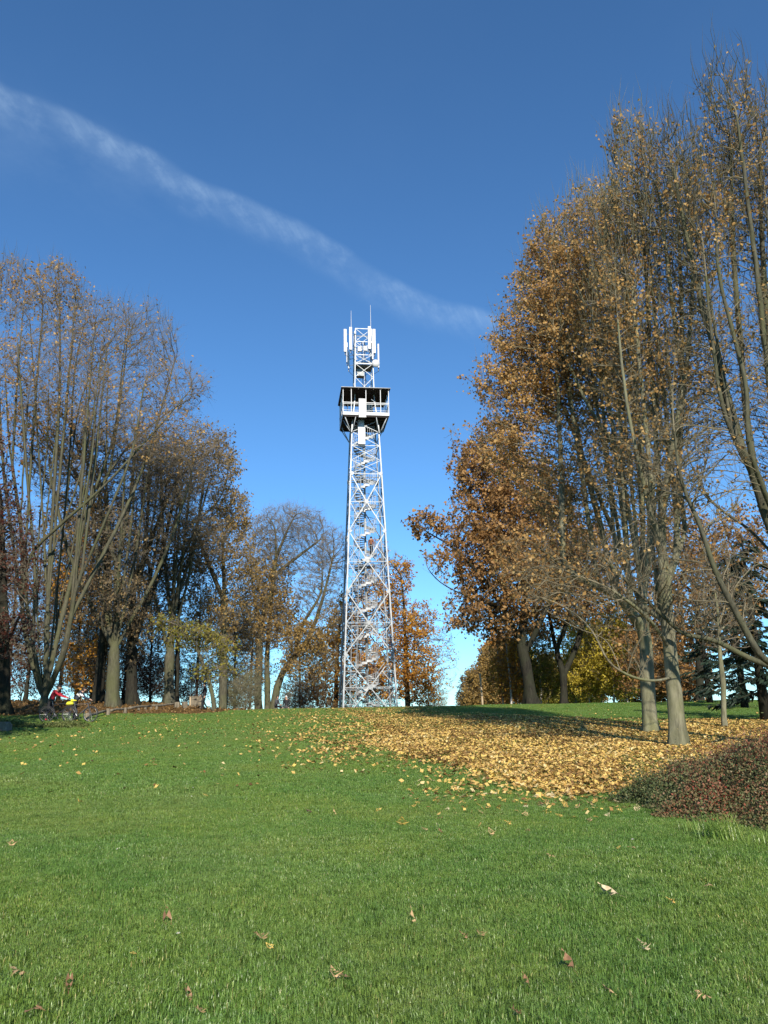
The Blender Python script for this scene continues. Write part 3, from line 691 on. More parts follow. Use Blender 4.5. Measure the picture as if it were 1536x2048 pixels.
make_tree('forked_tree', 'forked mossy tree at the crest just right of the broad russet oak', 'tree', 1128, 60.0,
    [[(1128, 1385), (1126, 1345)], [(1126, 1345), (1112, 1300), (1100, 1240), (1090, 1180)], [(1126, 1350), (1150, 1300, .6), (1170, 1230, 1), (1180, 1150, 1)], [(1112, 1300), (1135, 1240, -1), (1140, 1160, -1)]],
    [(1130, 1180, 80, 80, 0, 1, 2.0), (1190, 1140, 70, 90, 0, 1, 1.9), (1080, 1240, 45, 45, 0, .7, 2)],   .30, BARK_DARK, LEAF_OAK, 15, D=.6, n_attr=800, twig=(2.0, .8, .010), leaf=(.22, 1.0), noise=.2, group='broadleaf trees along the crest')
make_tree('beech_tree', 'dark brown-leaved tree behind the pale maple trunks, in front of the spruces', 'tree', 1400, 58.0,
    [[(1400, 1380), (1398, 1300), (1395, 1200)]], [(1400, 1200, 110, 110, 0, 1, 2.4), (1340, 1110, 90, 110, 0, 1, 2.0), (1470, 1130, 90, 120, 0, 1, 2.0), (1300, 1240, 70, 90, 0, 1, 2.3), (1290, 1330, 60, 60, 0, .7, 2.3)], .28, BARK_DARK, LEAF_OAK, 16, D=.65, n_attr=1300, twig=(2, .8, .010), leaf=(.24, 1.0), noise=.2, group='broadleaf trees along the crest')
make_tree('young_tree', 'slender young tree with thin pale trunk standing before the dark spruces', 'tree', 1450, 29.0,
    [[(1447, 1380), (1440, 1310), (1437, 1250)]], [(1430, 1200, 60, 70, 0, 1, .3), (1450, 1260, 60, 50, 0, .6, .2)], .085, BARK_PALE, LEAF_OLIVE, 17, D=.35, n_attr=260, twig=(1.4, .5, .005), leaf=(.10, 1.0))

# left: the wood edge
make_tree('maple_tree', 'huge many-stemmed bare tree at the wood edge, its stems fanning up behind the red-jacketed cyclist', 'tree', 88, 46.0,
    [[(88, 1405), (89, 1395), (90, 1380)], [(90, 1380), (98, 1150), (108, 980), (120, 760), (118, 560)], [(90, 1385), (118, 1260, .6), (140, 1170, 1), (175, 1020, 1), (225, 880, 1), (245, 730, 1), (255, 620, 1)], [(86, 1390), (58, 1240, -.6), (52, 1180, -1), (62, 1110, -1), (120, 1050, -1.5), (210, 970, -2), (320, 850, -2), (385, 775, -2)],
     [(84, 1395), (50, 1260, .5), (44, 1180, .5), (42, 1060, .5), (18, 880, .5), (8, 680, .5)], [(96, 1240), (85, 1020, 1), (72, 820, 1), (60, 640, 1)], [(92, 1385), (104, 1280, 1.2), (120, 1120, 2), (138, 930, 2), (150, 740, 2), (175, 620, 2)], [(100, 1120), (160, 950, -.5), (190, 800, -.5), (205, 680, -.5)], [(175, 1020, 1), (250, 900, 1.5), (330, 830, 2), (410, 780, 2)], [(88, 1395), (75, 1240, 1.5), (78, 1060, 1.8), (95, 880, 2), (98, 700, 2)], [(92, 1390), (128, 1300, -1), (150, 1180, -1.5), (160, 1060, -1.8), (185, 900, -2), (190, 760, -2)], [(90, 1392), (110, 1290, 2.2), (118, 1130, 2.6), (140, 950, 3), (165, 790, 3), (230, 670, 3)], [(86, 1392), (66, 1290, -1.5), (70, 1150, -2), (55, 960, -2), (40, 760, -2), (30, 620, -2)], [(150, 1180, -1.5), (215, 1030, -2.4), (265, 900, -2.6), (290, 760, -2.6)]],
    [(115, 600, 62, 90, 0, 1, .55), (20, 590, 55, 90, 0, 1, .4), (200, 680, 75, 95, 0, 1, .25), (290, 690, 75, 85, 0, 1, .12), (350, 780, 70, 55, -1, 1, .15), (120, 760, 110, 110, 0, .7, .2), (250, 830, 110, 80, 0, .8, .2), (30, 780, 70, 120, 0, .7, .4), (330, 880, 90, 60, -1, .7, .3)],
    .31, BARK_GREY, LEAF_DRY, 21, taper=.0066, fan=14, shoots=500, D=.55, n_attr=2600, twig=(2.6, 1.0, .007), leaf=(.17, 1.0), up=.42, noise=.17, group='big trees of the wood edge', twig_up=.5)
make_tree('dark_tree', 'massive dark trunk with maroon leaves at the far end of the wood edge', 'tree', 8, 43.0,
    [[(8, 1390), (8, 1300), (6, 1150), (0, 980)], [(8, 1300), (40, 1230, -1), (70, 1190, -1)]], [(5, 1080, 50, 120, 0, 1, 1.2), (40, 1160, 34, 60, -1, .9, 1.2), (-40, 1000, 60, 160, 0, .8, 1.2), (15, 1270, 40, 50, -1, .8, 1.5), (60, 1275, 30, 26, -1, .6, 1.3)],
    .50, BARK_DARK, LEAF_MAROON, 22, D=.5, n_attr=900, twig=(2, .7, .008), leaf=(.16, 1.0), noise=.2, group='big trees of the wood edge')
make_tree('beech_tree', 'grey beech with broad pale root flare beside the bicycle, olive-brown crown', 'tree', 226, 51.0,
    [[(225, 1380), (228, 1320), (232, 1250), (236, 1120)], [(236, 1120), (260, 1000), (270, 900)], [(236, 1140), (205, 1030), (195, 930)]],
    [(230, 930, 110, 90, 0, 1, .55), (310, 960, 90, 75, 0, 1, .5), (140, 940, 90, 100, 0, .8, .5), (230, 1080, 110, 70, 0, .7, .5), (200, 1200, 80, 60, -1, .6, 1.6)],
    .38, BARK_GREY, LEAF_BROWN, 23, fan=8, D=.6, n_attr=1500, twig=(3.2, .9, .009), leaf=(.15, .85), noise=.18, group='big trees of the wood edge')
make_tree('beech_tree', 'dark leaning trunk between the bicycles and the pale-flared beech', 'tree', 196, 54.0,
    [[(197, 1380), (205, 1300), (215, 1180), (210, 1050)]], [(190, 1050, 90, 90, 0, 1, 1.6), (160, 1180, 60, 80, 0, 1, 2.2), (110, 880, 100, 90, 0, .8, 1.2), (170, 1330, 45, 50, 1, .9, 2.6)], .34, BARK_DARK, LEAF_ORANGE, 24, D=.65, n_attr=800, twig=(2, .8, .010), leaf=(.20, .9), noise=.18, group='big trees of the wood edge')
make_tree('oak_tree', 'ivy-dark trunk behind the low log rail with golden leaves clinging to it', 'tree', 264, 54.0,
    [[(263, 1380), (264, 1300), (266, 1180), (275, 1040)], [(266, 1180), (310, 1060), (350, 960)]], [(340, 940, 90, 80, 0, 1, .5), (400, 900, 55, 60, 0, 1, .7), (270, 1060, 80, 80, 0, .8, .7), (265, 1230, 40, 100, 0, .9, 2.6), (330, 1050, 80, 60, 0, .8, 1.0)],
    .36, BARK_DARK, LEAF_BROWN, 25, fan=8, D=.6, n_attr=1400, twig=(3.2, .9, .009), leaf=(.15, .85), noise=.18, group='big trees of the wood edge')
make_tree('beech_tree', 'grey trunk standing beside a thinner dark one behind the log rail', 'tree', 338, 58.0,
    [[(338, 1385), (340, 1300), (348, 1150), (352, 1030)], [(348, 1150), (390, 1060), (420, 960)]], [(410, 940, 60, 70, 0, 1, .8), (350, 960, 80, 80, 0, 1, .5), (440, 890, 30, 40, 0, .8, 1.6), (400, 1080, 70, 60, 0, .8, 1.0), (310, 1130, 70, 60, 0, .6, .9)],
    .34, BARK_GREY, LEAF_BROWN, 26, fan=8, D=.6, n_attr=1300, twig=(3.2, .9, .009), leaf=(.19, .75), noise=.2, group='big trees of the wood edge')
make_tree('young_beech', 'thin dark trunk close beside a thicker grey one behind the log rail', 'tree', 354, 60.0,
    [[(354, 1385), (355, 1300), (358, 1200)]], [(360, 1160, 50, 70, 0, 1, 1.6), (330, 1250, 50, 50, 0, .7, 1.3)], .17, BARK_DARK, LEAF_BROWN, 27, D=.6, n_attr=350, twig=(2, .8, .010), leaf=(.2, 1.0), noise=.2)
make_tree('beech_tree', 'straight grey trunk right of the person in black, rusty leaf crown above', 'tree', 446, 63.0,
    [[(446, 1390), (447, 1300), (448, 1180), (445, 1080)], [(447, 1200), (410, 1110), (390, 1050)]], [(455, 1030, 48, 62, 0, 1.1, 2.6), (420, 1100, 60, 70, 0, 1, 1.2), (470, 1120, 45, 60, 0, 1, 1.6), (435, 1230, 55, 60, 0, .8, 1.8), (460, 930, 24, 40, 0, .7, 2.6), (475, 1040, 28, 60, 0, .8, 2.4)],
    .31, BARK_GREY, LEAF_OLIVE, 28, D=.6, n_attr=1100, twig=(3.2, .9, .009), leaf=(.19, .75), noise=.2, group='big trees of the wood edge')
make_tree('young_tree', 'small leaning tree with yellow-green leaves hanging over the person in black', 'tree', 428, 52.0,
    [[(424, 1385), (410, 1340), (395, 1300), (380, 1260)]], [(385, 1275, 50, 26, 0, 1, 1.2), (340, 1250, 38, 16, 0, 1, 1.1), (412, 1335, 24, 32, 0, 1, 1.2), (445, 1295, 34, 26, 0, .8, 1.0), (455, 1340, 26, 18, 0, .7, .9)], .13, BARK_GREY, LEAF_GREENGOLD, 29, D=.4, n_attr=420, twig=(2.4, .6, .007), leaf=(.16, 1.1), noise=.24)
# middle, beside the tower
make_tree('oak_tree', 'tall oak with bare purple-grey crown beside the tower', 'tree', 518, 76.0,
    [[(516, 1390), (518, 1320), (522, 1250), (545, 1180)], [(545, 1180), (552, 1120), (575, 1060), (590, 1030)], [(548, 1150), (600, 1110), (640, 1080)], [(522, 1250), (505, 1170), (500, 1100)], [(552, 1120), (550, 1060), (535, 1030)]],
    [(580, 1055, 80, 42, 0, 1.2, .02), (620, 1100, 52, 52, 0, 1, .02), (545, 1110, 60, 60, 0, 1, .15), (515, 1080, 32, 52, 0, .7, .8), (520, 1180, 55, 60, 0, .9, 1.6), (495, 1260, 50, 50, 0, .8, 1.9), (545, 1250, 45, 50, 0, .8, 1.6)],
    .36, BARK_GREY, LEAF_OLIVE, 31, D=.62, n_attr=1900, twig=(4.2, 1.0, .009), leaf=(.20, .6), noise=.22, group='trees behind the crest')
make_tree('oak_tree', 'second pale trunk close beside the twin-trunked oak', 'tree', 535, 77.0,
    [[(535, 1390), (534, 1320), (540, 1240), (548, 1170)]], [(545, 1150, 45, 60, 0, 1, .9), (560, 1220, 40, 50, 0, .8, 1.8)], .33, BARK_GREY, LEAF_OLIVE, 32, D=.65, n_attr=500, twig=(2.4, .9, .011), leaf=(.22, 1.0), noise=.2, group='trees behind the crest')
make_tree('leaning_oak', 'thick trunk leaning towards the tower, crooked limbs and bare fine crown', 'tree', 543, 74.0,
    [[(550, 1395), (563, 1350), (590, 1312), (612, 1285)], [(612, 1285), (632, 1240), (650, 1180), (665, 1120)], [(590, 1312), (605, 1250), (640, 1190), (645, 1140)], [(612, 1285), (650, 1255), (680, 1245)]],
    [(665, 1120, 38, 70, 0, 1, .03), (635, 1190, 50, 50, 0, 1, .08), (610, 1285, 42, 38, -1, 1.1, 2.6), (660, 1240, 36, 40, 0, .9, .8), (590, 1330, 30, 26, -1, .7, 2.0), (640, 1330, 40, 40, 0, .6, .7)],
    .50, BARK_GREY, LEAF_OLIVE, 33, D=.6, n_attr=1300, twig=(4.2, .9, .009), leaf=(.20, .65), noise=.24, group='trees behind the crest')
make_tree('beech_tree', 'golden-orange beech behind the tower, on the side of the leaning oak', 'tree', 672, 90.0,
    [[(672, 1390), (674, 1320), (680, 1240)]], [(655, 1300, 34, 45, -4, 1, 2.6), (700, 1250, 45, 70, 0, 1, 2.0), (650, 1370, 46, 40, -4, 1, 2.2), (720, 1340, 50, 60, 0, 1, 2.6), (740, 1200, 40, 60, 0, .8, 1.6)], .26, BARK_DARK, LEAF_ORANGE, 34, D=.75, n_attr=900, twig=(2.2, .9, .012), leaf=(.27, 1.0), noise=.2, group='trees behind the crest')
make_tree('beech_tree', 'bright orange beech rising behind the open side of the tower', 'tree', 815, 88.0,
    [[(815, 1390), (812, 1320), (808, 1220), (802, 1150)]], [(803, 1150, 26, 36, 0, 1.2, 2.6), (785, 1200, 34, 60, 0, 1, 2.2), (815, 1270, 48, 52, 0, 1.2, 2.4), (845, 1230, 26, 34, 0, 1, 2.0), (835, 1345, 55, 60, 0, 1.2, 2.4), (785, 1330, 45, 70, 0, 1, 2.2), (760, 1130, 36, 50, 0, .8, .5), (880, 1330, 34, 70, 0, 1, .25), (890, 1270, 24, 40, 0, .6, .15)],
    .28, BARK_DARK, LEAF_ORANGE, 35, D=.72, n_attr=1500, twig=(2.6, .9, .011), leaf=(.23, 1.1), noise=.2, group='trees behind the crest')

# right background thicket: copies of a few small trees, leaf colour changed from one to the next
def recolour(t, m):
    for ch in t.children:
        if ch.name.startswith('foliage'):
            ch.material_slots[0].link = 'OBJECT'; ch.material_slots[0].material = m
b1 = make_tree('birch_tree', 'yellow birch with thin white trunk, full crown behind the pale maple trunks', 'tree', 1228, 62.0,
    [[(1228, 1385), (1222, 1310), (1215, 1230), (1212, 1180)]], [(1222, 1330, 44, 52, 0, 1, 3.0), (1215, 1260, 36, 60, 0, 1, 2.2), (1235, 1370, 36, 30, 0, .7, 2.4)], .085, BARK_BIRCH, LEAF_YELLOW, 41, D=.5, n_attr=520, twig=(2.2, .7, .008), leaf=(.17, 1.1), noise=.2, group='birches behind the crest', rt=.008)
b2 = make_tree('birch_tree', 'bent slender birch with sparse orange leaves next to the wooden pole', 'tree', 1007, 68.0,
    [[(1006, 1390), (1001, 1350), (995, 1310), (994, 1280)]], [(1000, 1350, 28, 50, 0, 1, 1.6), (1010, 1300, 30, 40, 0, .8, 1.2)], .075, BARK_BIRCH, LEAF_ORANGE, 42, D=.5, n_attr=300, twig=(2, .7, .008), leaf=(.17, 1.0), noise=.2, group='birches behind the crest', rt=.008)
sh = make_tree('hazel_shrub', 'olive-brown shrub filling the edge of the thicket behind the wooden pole', 'shrub', 966, 97.0,
    [[(968, 1395), (966, 1370)], [(968, 1400), (950, 1360), (945, 1340)], [(968, 1400), (985, 1350), (990, 1320)]], [(965, 1370, 32, 45, 0, 1, 3.0), (985, 1330, 28, 40, 0, 1, 2.6), (950, 1400, 28, 26, 0, 1, 3.0)], .06, BARK_DARK, LEAF_OLIVE, 43, D=.5, n_attr=420, twig=(2.4, .7, .008), leaf=(.22, 1.2), noise=.25, group='thicket behind the crest')
def put(src, px, d, s, rz, label, m=None, sx=1.0):
    c = copy_tree(src); g = ground_at(px, d); c.location = tuple(g); c.scale = (s * sx, s * sx, s); c.rotation_euler = (0, 0, rz); c['label'] = label
    if m: recolour(c, m)
    return c
put(b1, 1180, 64, .9, 1.1, 'yellow birch half hidden between the forked tree and the fuller birch', LEAF_YELLOW)
put(b1, 1258, 63, .9, 2.3, 'gold birch partly covered by the pale maple trunk', LEAF_YELLOW)
put(b1, 1088, 66, .9, 3.5, 'yellow-green birch between the russet oak and the forked tree', LEAF_GREENGOLD)
put(b1, 1155, 68, 1.0, 4.2, 'gold birch deep in the thicket behind the forked tree', LEAF_YELLOW)
put(b1, 1036, 67, .8, 5.0, 'orange-gold birch behind the trunk of the russet oak', LEAF_ORANGE)
put(b2, 1024, 66, 1.1, .8, 'straight slender birch left of the russet oak trunk', LEAF_ORANGE)
put(b2, 1098, 68, .9, 2.0, 'thin birch stem right of the russet oak trunk', LEAF_YELLOW)
put(b2, 1245, 64, .95, 3.6, 'thin white birch stem beside the pale maple trunk', LEAF_YELLOW)
put(b2, 1205, 66, 1.0, 5.1, 'thin white birch stem at the foot of the yellow birches', LEAF_OLIVE)
for q, (px, d, s, rz, lb, m_, sx) in enumerate([
    (998, 80, 1.25, 1.2, 'tall russet thicket shrub behind the bent birch', LEAF_OAK, 1.1), (1030, 84, 1.3, 2.2, 'orange thicket shrub behind the straight birch', LEAF_ORANGE, 1.2), (1075, 86, 1.2, 3.1, 'gold thicket shrub behind the russet oak', LEAF_YELLOW, 1.2),
    (1110, 80, 1.0, 4.4, 'gold-brown thicket shrub behind the forked tree', LEAF_OLIVE, 1.2), (1160, 76, 1.0, 5.3, 'green-gold thicket shrub beside the forked tree', LEAF_GREENGOLD, 1.3), (1190, 88, 1.5, .4, 'russet-gold thicket shrub behind the yellow birches', LEAF_OLIVE, 1.3),
    (1270, 80, 1.4, 1.9, 'russet-brown thicket shrub behind the pale maple trunks', LEAF_OAK, 1.3), (1320, 76, 1.3, 2.8, 'russet thicket shrub seen between the pale maple trunks', LEAF_OAK, 1.2), (1375, 72, 1.3, 3.9, 'dull russet thicket shrub right of the leaning maple trunk', LEAF_OAK, 1.2),
    (942, 84, .75, 4.9, 'low dark shrub at the open end of the thicket', LEAF_BROWN, 1.2)]):
    put(sh, px, min(d + 26, 106), s * .98, rz, lb, m_, sx)
# understorey trees of the left wood: thin, twiggy, some dry leaves
ut = make_tree('understorey_tree', 'thin twiggy tree with scattered rusty leaves behind the log rail', 'tree', 300, 66.0,
    [[(300, 1385), (301, 1330), (304, 1270), (302, 1220)]], [(302, 1240, 48, 60, 0, 1, .5), (285, 1320, 40, 45, 0, .9, .5), (325, 1310, 40, 50, 0, .9, .5), (305, 1180, 34, 40, 0, .8, .45)], .10, BARK_DARK, LEAF_OAK, 46, D=.55, n_attr=620, twig=(3.4, .8, .008), leaf=(.16, .8), noise=.22, group='understorey trees of the wood edge', rt=.007)
for px, d, s, rz, lb, m_ in [(152, 62, 1.25, 1.0, 'golden understorey tree rising behind the two cyclists', LEAF_OLIVE), (182, 70, 1.3, 2.1, 'orange understorey tree between the dark leaning trunk and the flared beech', LEAF_ORANGE), (245, 68, 1.2, 3.0, 'brown understorey tree between flared beech and ivy-dark trunk', LEAF_BROWN), 
    (392, 70, 1.15, 4.9, 'golden-brown understorey tree behind the wooden chest', LEAF_OLIVE),  (470, 72, 1.1, .5, 'golden understorey tree beside the straight grey trunk', LEAF_OLIVE),  (50, 64, 1.4, 2.6, 'dark red understorey tree behind the massive dark trunk', LEAF_MAROON), (115, 72, 1.7, 3.4, 'tall golden-brown understorey tree behind the many-stemmed tree', LEAF_OLIVE),
    (15, 72, 1.7, .9, 'tall dim brown understorey tree at the far end of the wood', LEAF_BROWN),  (600, 88, 1.0, 5.2, 'thin rusty tree under the leaning oak limb', LEAF_OAK), (498, 82, 1.2, 2.9, 'thin golden tree behind the twin-trunked oak', LEAF_OLIVE)]:
    put(ut, px, d, s, rz, lb, m_)
# undergrowth of the left wood and below the middle trees
us = make_tree('bare_shrub', 'fine-twigged purple-brown shrub between the wood-edge trunks', 'shrub', 300, 62.0,
    [[(300, 1385), (298, 1370)], [(300, 1395), (285, 1360), (275, 1340)], [(300, 1395), (320, 1350), (328, 1330)]], [(300, 1350, 38, 42, 0, 1, .7), (280, 1375, 32, 26, 0, .9, .7), (322, 1365, 32, 34, 0, .9, .7)], .035, BARK_DARK, LEAF_MAROON, 44, D=.4, n_attr=480, twig=(2.6, .7, .007), leaf=(.13, 1.0), noise=.25, group='undergrowth shrubs', rt=.006)
for px, d, s, rz, lb, m_ in [(160, 60, 1.1, 1, 'golden-leaved shrub behind the bicycle with the yellow bag', LEAF_ORANGE), (180, 66, 1.2, 2.4, 'orange-leaved shrub between bicycle and pale-flared beech', LEAF_ORANGE), (245, 66, 1.2, 3.3, 'purple-brown shrub behind the pale-flared beech', LEAF_MAROON),
    (325, 70, 1.1, 4.1, 'thin bare shrub left of the grey trunk pair', LEAF_BROWN), (385, 68, 1.0, 5.2, 'thin bare shrub right of the grey trunk pair', LEAF_MAROON), (40, 66, 1.2, .6, 'dark shrub behind the massive dark trunk', LEAF_MAROON), (590, 84, 1.15, 1.7, 'thin bare shrub under the leaning oak', LEAF_BROWN),
    (630, 82, 1.1, 2.9, 'rusty shrub between leaning oak and tower', LEAF_OAK), (690, 96, 1.2, 3.7, 'orange-brown shrub low behind the tower', LEAF_ORANGE), (870, 92, 1.0, 4.6, 'sparse shrub at the foot of the bright orange beech', LEAF_ORANGE), (470, 74, 1.1, 5.6, 'thin bare shrub between rusty crown trunk and twin-trunked oak', LEAF_MAROON), (760, 98, 1.2, .2, 'russet shrub seen through the tower legs', LEAF_OAK)]:
    c = put(us, px, d, s, rz, lb, m_)
gb = make_tree('brushwood_shrub', 'dense grey leafless bush at the foot of the twin-trunked oak', 'shrub', 492, 66.0,
    [[(492, 1400), (492, 1385)], [(492, 1405), (470, 1385)], [(492, 1405), (512, 1375)]], [(490, 1385, 34, 34, 0, 1, 0), (465, 1400, 26, 22, 0, 1, 0), (505, 1370, 18, 30, 0, 1, 0)], .03, BARK_TWIG, LEAF_BROWN, 45, D=.3, n_attr=520, twig=(4.5, .6, .006), leaf=(.1, 0), noise=.3, rt=.006, twigbark=BARK_PALE)
# trees standing just outside the view; their shade falls on the dark end of the wood edge
for px, d, s, rz, lb in ((-345, 24.0, 1.9, .3, 'full-crowned tree on the lawn outside the wood edge, shading the boulder'), (-500, 27.0, 2.0, 2.0, 'second full-crowned tree outside the wood edge'), (-560, 31.0, 2.1, 4.0, 'third full-crowned tree outside the wood edge')):
    put(b1, px, d, s, rz, lb, LEAF_BROWN)
def spruce(name, label, px, d, h, seed, top_r):
    rng = np.random.default_rng(seed); b = ground_at(px, d); t = empty(name, label, 'tree', tuple(b), 0, 'spruces by the lawn')
    MB().tube([(0, 0, -.2), (0, 0, h * .5), (0, 0, h)], [.22, .13, .02], 9).build('trunk', BARK_DARK, t, smooth=True)
    S = []; Dr = []; Ln = []; br = MB()
    for q in range(int(h * 9)):
        z = .7 + (h - .9) * (q / (h * 9)) ** .9; a = rng.uniform(0, 2 * math.pi); L_ = top_r * (1 - z / h) ** .8 * rng.uniform(.7, 1.15) + .25
        pts = [np.array([math.cos(a) * L_ * f, math.sin(a) * L_ * f, z - L_ * (.42 * f - .22 * f * f * f) + .1]) for f in (0, .35, .7, 1)]
        br.tube(pts, [.035, .022, .014, .005], 4)
        k = int(L_ * 26)
        f = rng.uniform(.12, 1, k); x = f * 3; i = np.minimum(x.astype(int), 2); fr = (x - i)[:, None]; P_ = np.array(pts); p = P_[i] * (1 - fr) + P_[i + 1] * fr
        side = np.array([-math.sin(a), math.cos(a), 0]); out = np.array([math.cos(a), math.sin(a), 0])
        dirs = unit(side * rng.choice([-1, 1], k)[:, None] * rng.uniform(.4, 1, k)[:, None] + out * .7 + np.array([0, 0, -.5]) * rng.uniform(.2, 1.2, k)[:, None])
        S.append(p); Dr.append(dirs); Ln.append(rng.uniform(.2, .55, k) * (1.15 - .5 * f))
    br.build('branches', BARK_DARK, t, kind='stuff')
    S = np.concatenate(S); Dr = np.concatenate(Dr); Ln = np.concatenate(Ln)
    n = len(S); side = unit(np.cross(Dr, rng.normal(size=(n, 3)))); w = (.035 + .03 * rng.uniform(0, 1, n))[:, None]
    mid_ = S + Dr * (Ln * .55)[:, None]; tip = S + Dr * Ln[:, None] + np.array([0, 0, -.06])
    V = np.stack([S, mid_ + side * w, tip, mid_ - side * w], 1).reshape(-1, 3); bI = np.arange(n)[:, None] * 4
    obj('needles', mesh_np('needles', V, [np.concatenate([bI + np.array([0, 1, 2]), bI + np.array([0, 2, 3])])], attr=np.repeat(rng.uniform(0, 1, n), 4)), NEEDLE, t, kind='stuff')
    return t
spruce('spruce_tree', 'dark spruce with drooping boughs at the lawn edge, nearest the slender young tree', 1532, 33.0, 7.6, 51, 2.6)
spruce('spruce_tree', 'dark spruce behind the slender young tree', 1490, 44.0, 8.5, 52, 2.8)
spruce('spruce_tree', 'smaller dark spruce between leaning maple trunk and the slender young tree', 1420, 52.0, 6.0, 53, 2.4)

# ------------------------------------------------------------------ lawn: grass blades
def grass_material():
    m, nt, out = mat('grass_blade'); N = nt.nodes.new; L = nt.links.new
    at = N('ShaderNodeAttribute'); at.attribute_name = 'v'
    g = N('ShaderNodeNewGeometry')
    n1 = N('ShaderNodeTexNoise'); n1.inputs['Scale'].default_value = .55; n1.inputs['Detail'].default_value = 5; n1.inputs['Roughness'].default_value = .6; L(g.outputs['Position'], n1.inputs[0])
    n2 = N('ShaderNodeTexNoise'); n2.inputs['Scale'].default_value = 5.5; n2.inputs['Detail'].default_value = 3; L(g.outputs['Position'], n2.inputs[0])
    c = ramp(nt, at.outputs['Fac'], [(0, (.080, .160, .026)), (.45, (.142, .260, .046)), (.85, (.23, .36, .080)), (.95, (.37, .43, .14)), (1, (.50, .45, .20))])
    y = N('ShaderNodeMapRange'); L(n1.outputs[0], y.inputs[0]); y.inputs[1].default_value = .42; y.inputs[2].default_value = .68; y.inputs[4].default_value = .75
    mx = N('ShaderNodeMix'); mx.data_type = 'RGBA'; mx.blend_type = 'MULTIPLY'; L(y.outputs[0], mx.inputs['Factor']); L(c, mx.inputs['A']); mx.inputs['B'].default_value = (1.45, 1.12, .95, 1)
    n3 = N('ShaderNodeTexNoise'); n3.inputs['Scale'].default_value = .23; n3.inputs['Detail'].default_value = 6; n3.inputs['Roughness'].default_value = .65; n3.inputs['Distortion'].default_value = .6; L(g.outputs['Position'], n3.inputs[0])
    y3 = N('ShaderNodeMapRange'); L(n3.outputs[0], y3.inputs[0]); y3.inputs[1].default_value = .48; y3.inputs[2].default_value = .72; y3.inputs[4].default_value = .6
    mx3 = N('ShaderNodeMix'); mx3.data_type = 'RGBA'; L(y3.outputs[0], mx3.inputs['Factor']); L(mx.outputs['Result'], mx3.inputs['A']); mx3.inputs['B'].default_value = (.235, .285, .075, 1); mx = mx3
    y2 = N('ShaderNodeMapRange'); L(n2.outputs[0], y2.inputs[0]); y2.inputs[1].default_value = .35; y2.inputs[2].default_value = .7; y2.inputs[3].default_value = 0; y2.inputs[4].default_value = 1
    mx2 = N('ShaderNodeMix'); mx2.data_type = 'RGBA'; mx2.blend_type = 'MULTIPLY'; L(y2.outputs[0], mx2.inputs['Factor']); L(mx.outputs['Result'], mx2.inputs['A']); mx2.inputs['B'].default_value = (.74, .82, .80, 1)
    p = N('ShaderNodeBsdfPrincipled'); L(mx2.outputs['Result'], p.inputs['Base Color']); p.inputs['Roughness'].default_value = .38; p.inputs['Specular IOR Level'].default_value = .45
    t = N('ShaderNodeBsdfTranslucent'); L(mx2.outputs['Result'], t.inputs[0])
    ms = N('ShaderNodeMixShader'); ms.inputs[0].default_value = .25; L(p.outputs[0], ms.inputs[1]); L(t.outputs[0], ms.inputs[2]); L(ms.outputs[0], out.inputs[0])
    return m
GRASS = grass_material()
def blade_patch(name, n, h, w, seed, size=1.12, curve=.5):
    rng = np.random.default_rng(seed)
    # tufts: blades gather round many small centres
    k = max(n // 9, 1); cen = rng.uniform(-size / 2, size / 2, (k, 2)); ci = rng.integers(0, k, n)
    xy = cen[ci] + rng.normal(0, .022, (n, 2)); th = rng.uniform(0, 2 * np.pi, n); lean = np.abs(rng.normal(.55, .4, n))
    hh = h * rng.uniform(.45, 1.25, n) * (1 + .35 * np.sin(xy[:, 0] * 9 + seed) * np.sin(xy[:, 1] * 8))
    d = np.stack([np.cos(th), np.sin(th)], 1); s = np.stack([-np.sin(th + rng.normal(0, .8, n)), np.cos(th)], 1) * (w * rng.uniform(.6, 1.3, n))[:, None]
    z0 = np.zeros((n, 1)); base = np.concatenate([xy, z0 - .01], 1)
    m1 = np.concatenate([xy + d * (lean * hh * .35)[:, None], (hh * .6)[:, None]], 1); tip = np.concatenate([xy + d * (lean * hh * (1 + curve))[:, None], (hh * np.clip(1.05 - .35 * lean, .25, 1))[:, None]], 1)
    s3 = np.concatenate([s, z0], 1)
    V = np.stack([base - s3 * .5, base + s3 * .5, m1 + s3 * .45, m1 - s3 * .45, tip], 1).reshape(-1, 3); b = np.arange(n)[:, None] * 5
    v = np.clip(rng.normal(.45, .23, n), 0, .9); dry = rng.uniform(0, 1, n) < .025; v[dry] = rng.uniform(.95, 1, dry.sum())
    me = mesh_np(name, V, [b + np.array([0, 1, 2, 3]), b + np.array([3, 2, 4])], attr=np.repeat(v, 5)); me.materials.append(GRASS)
    return me
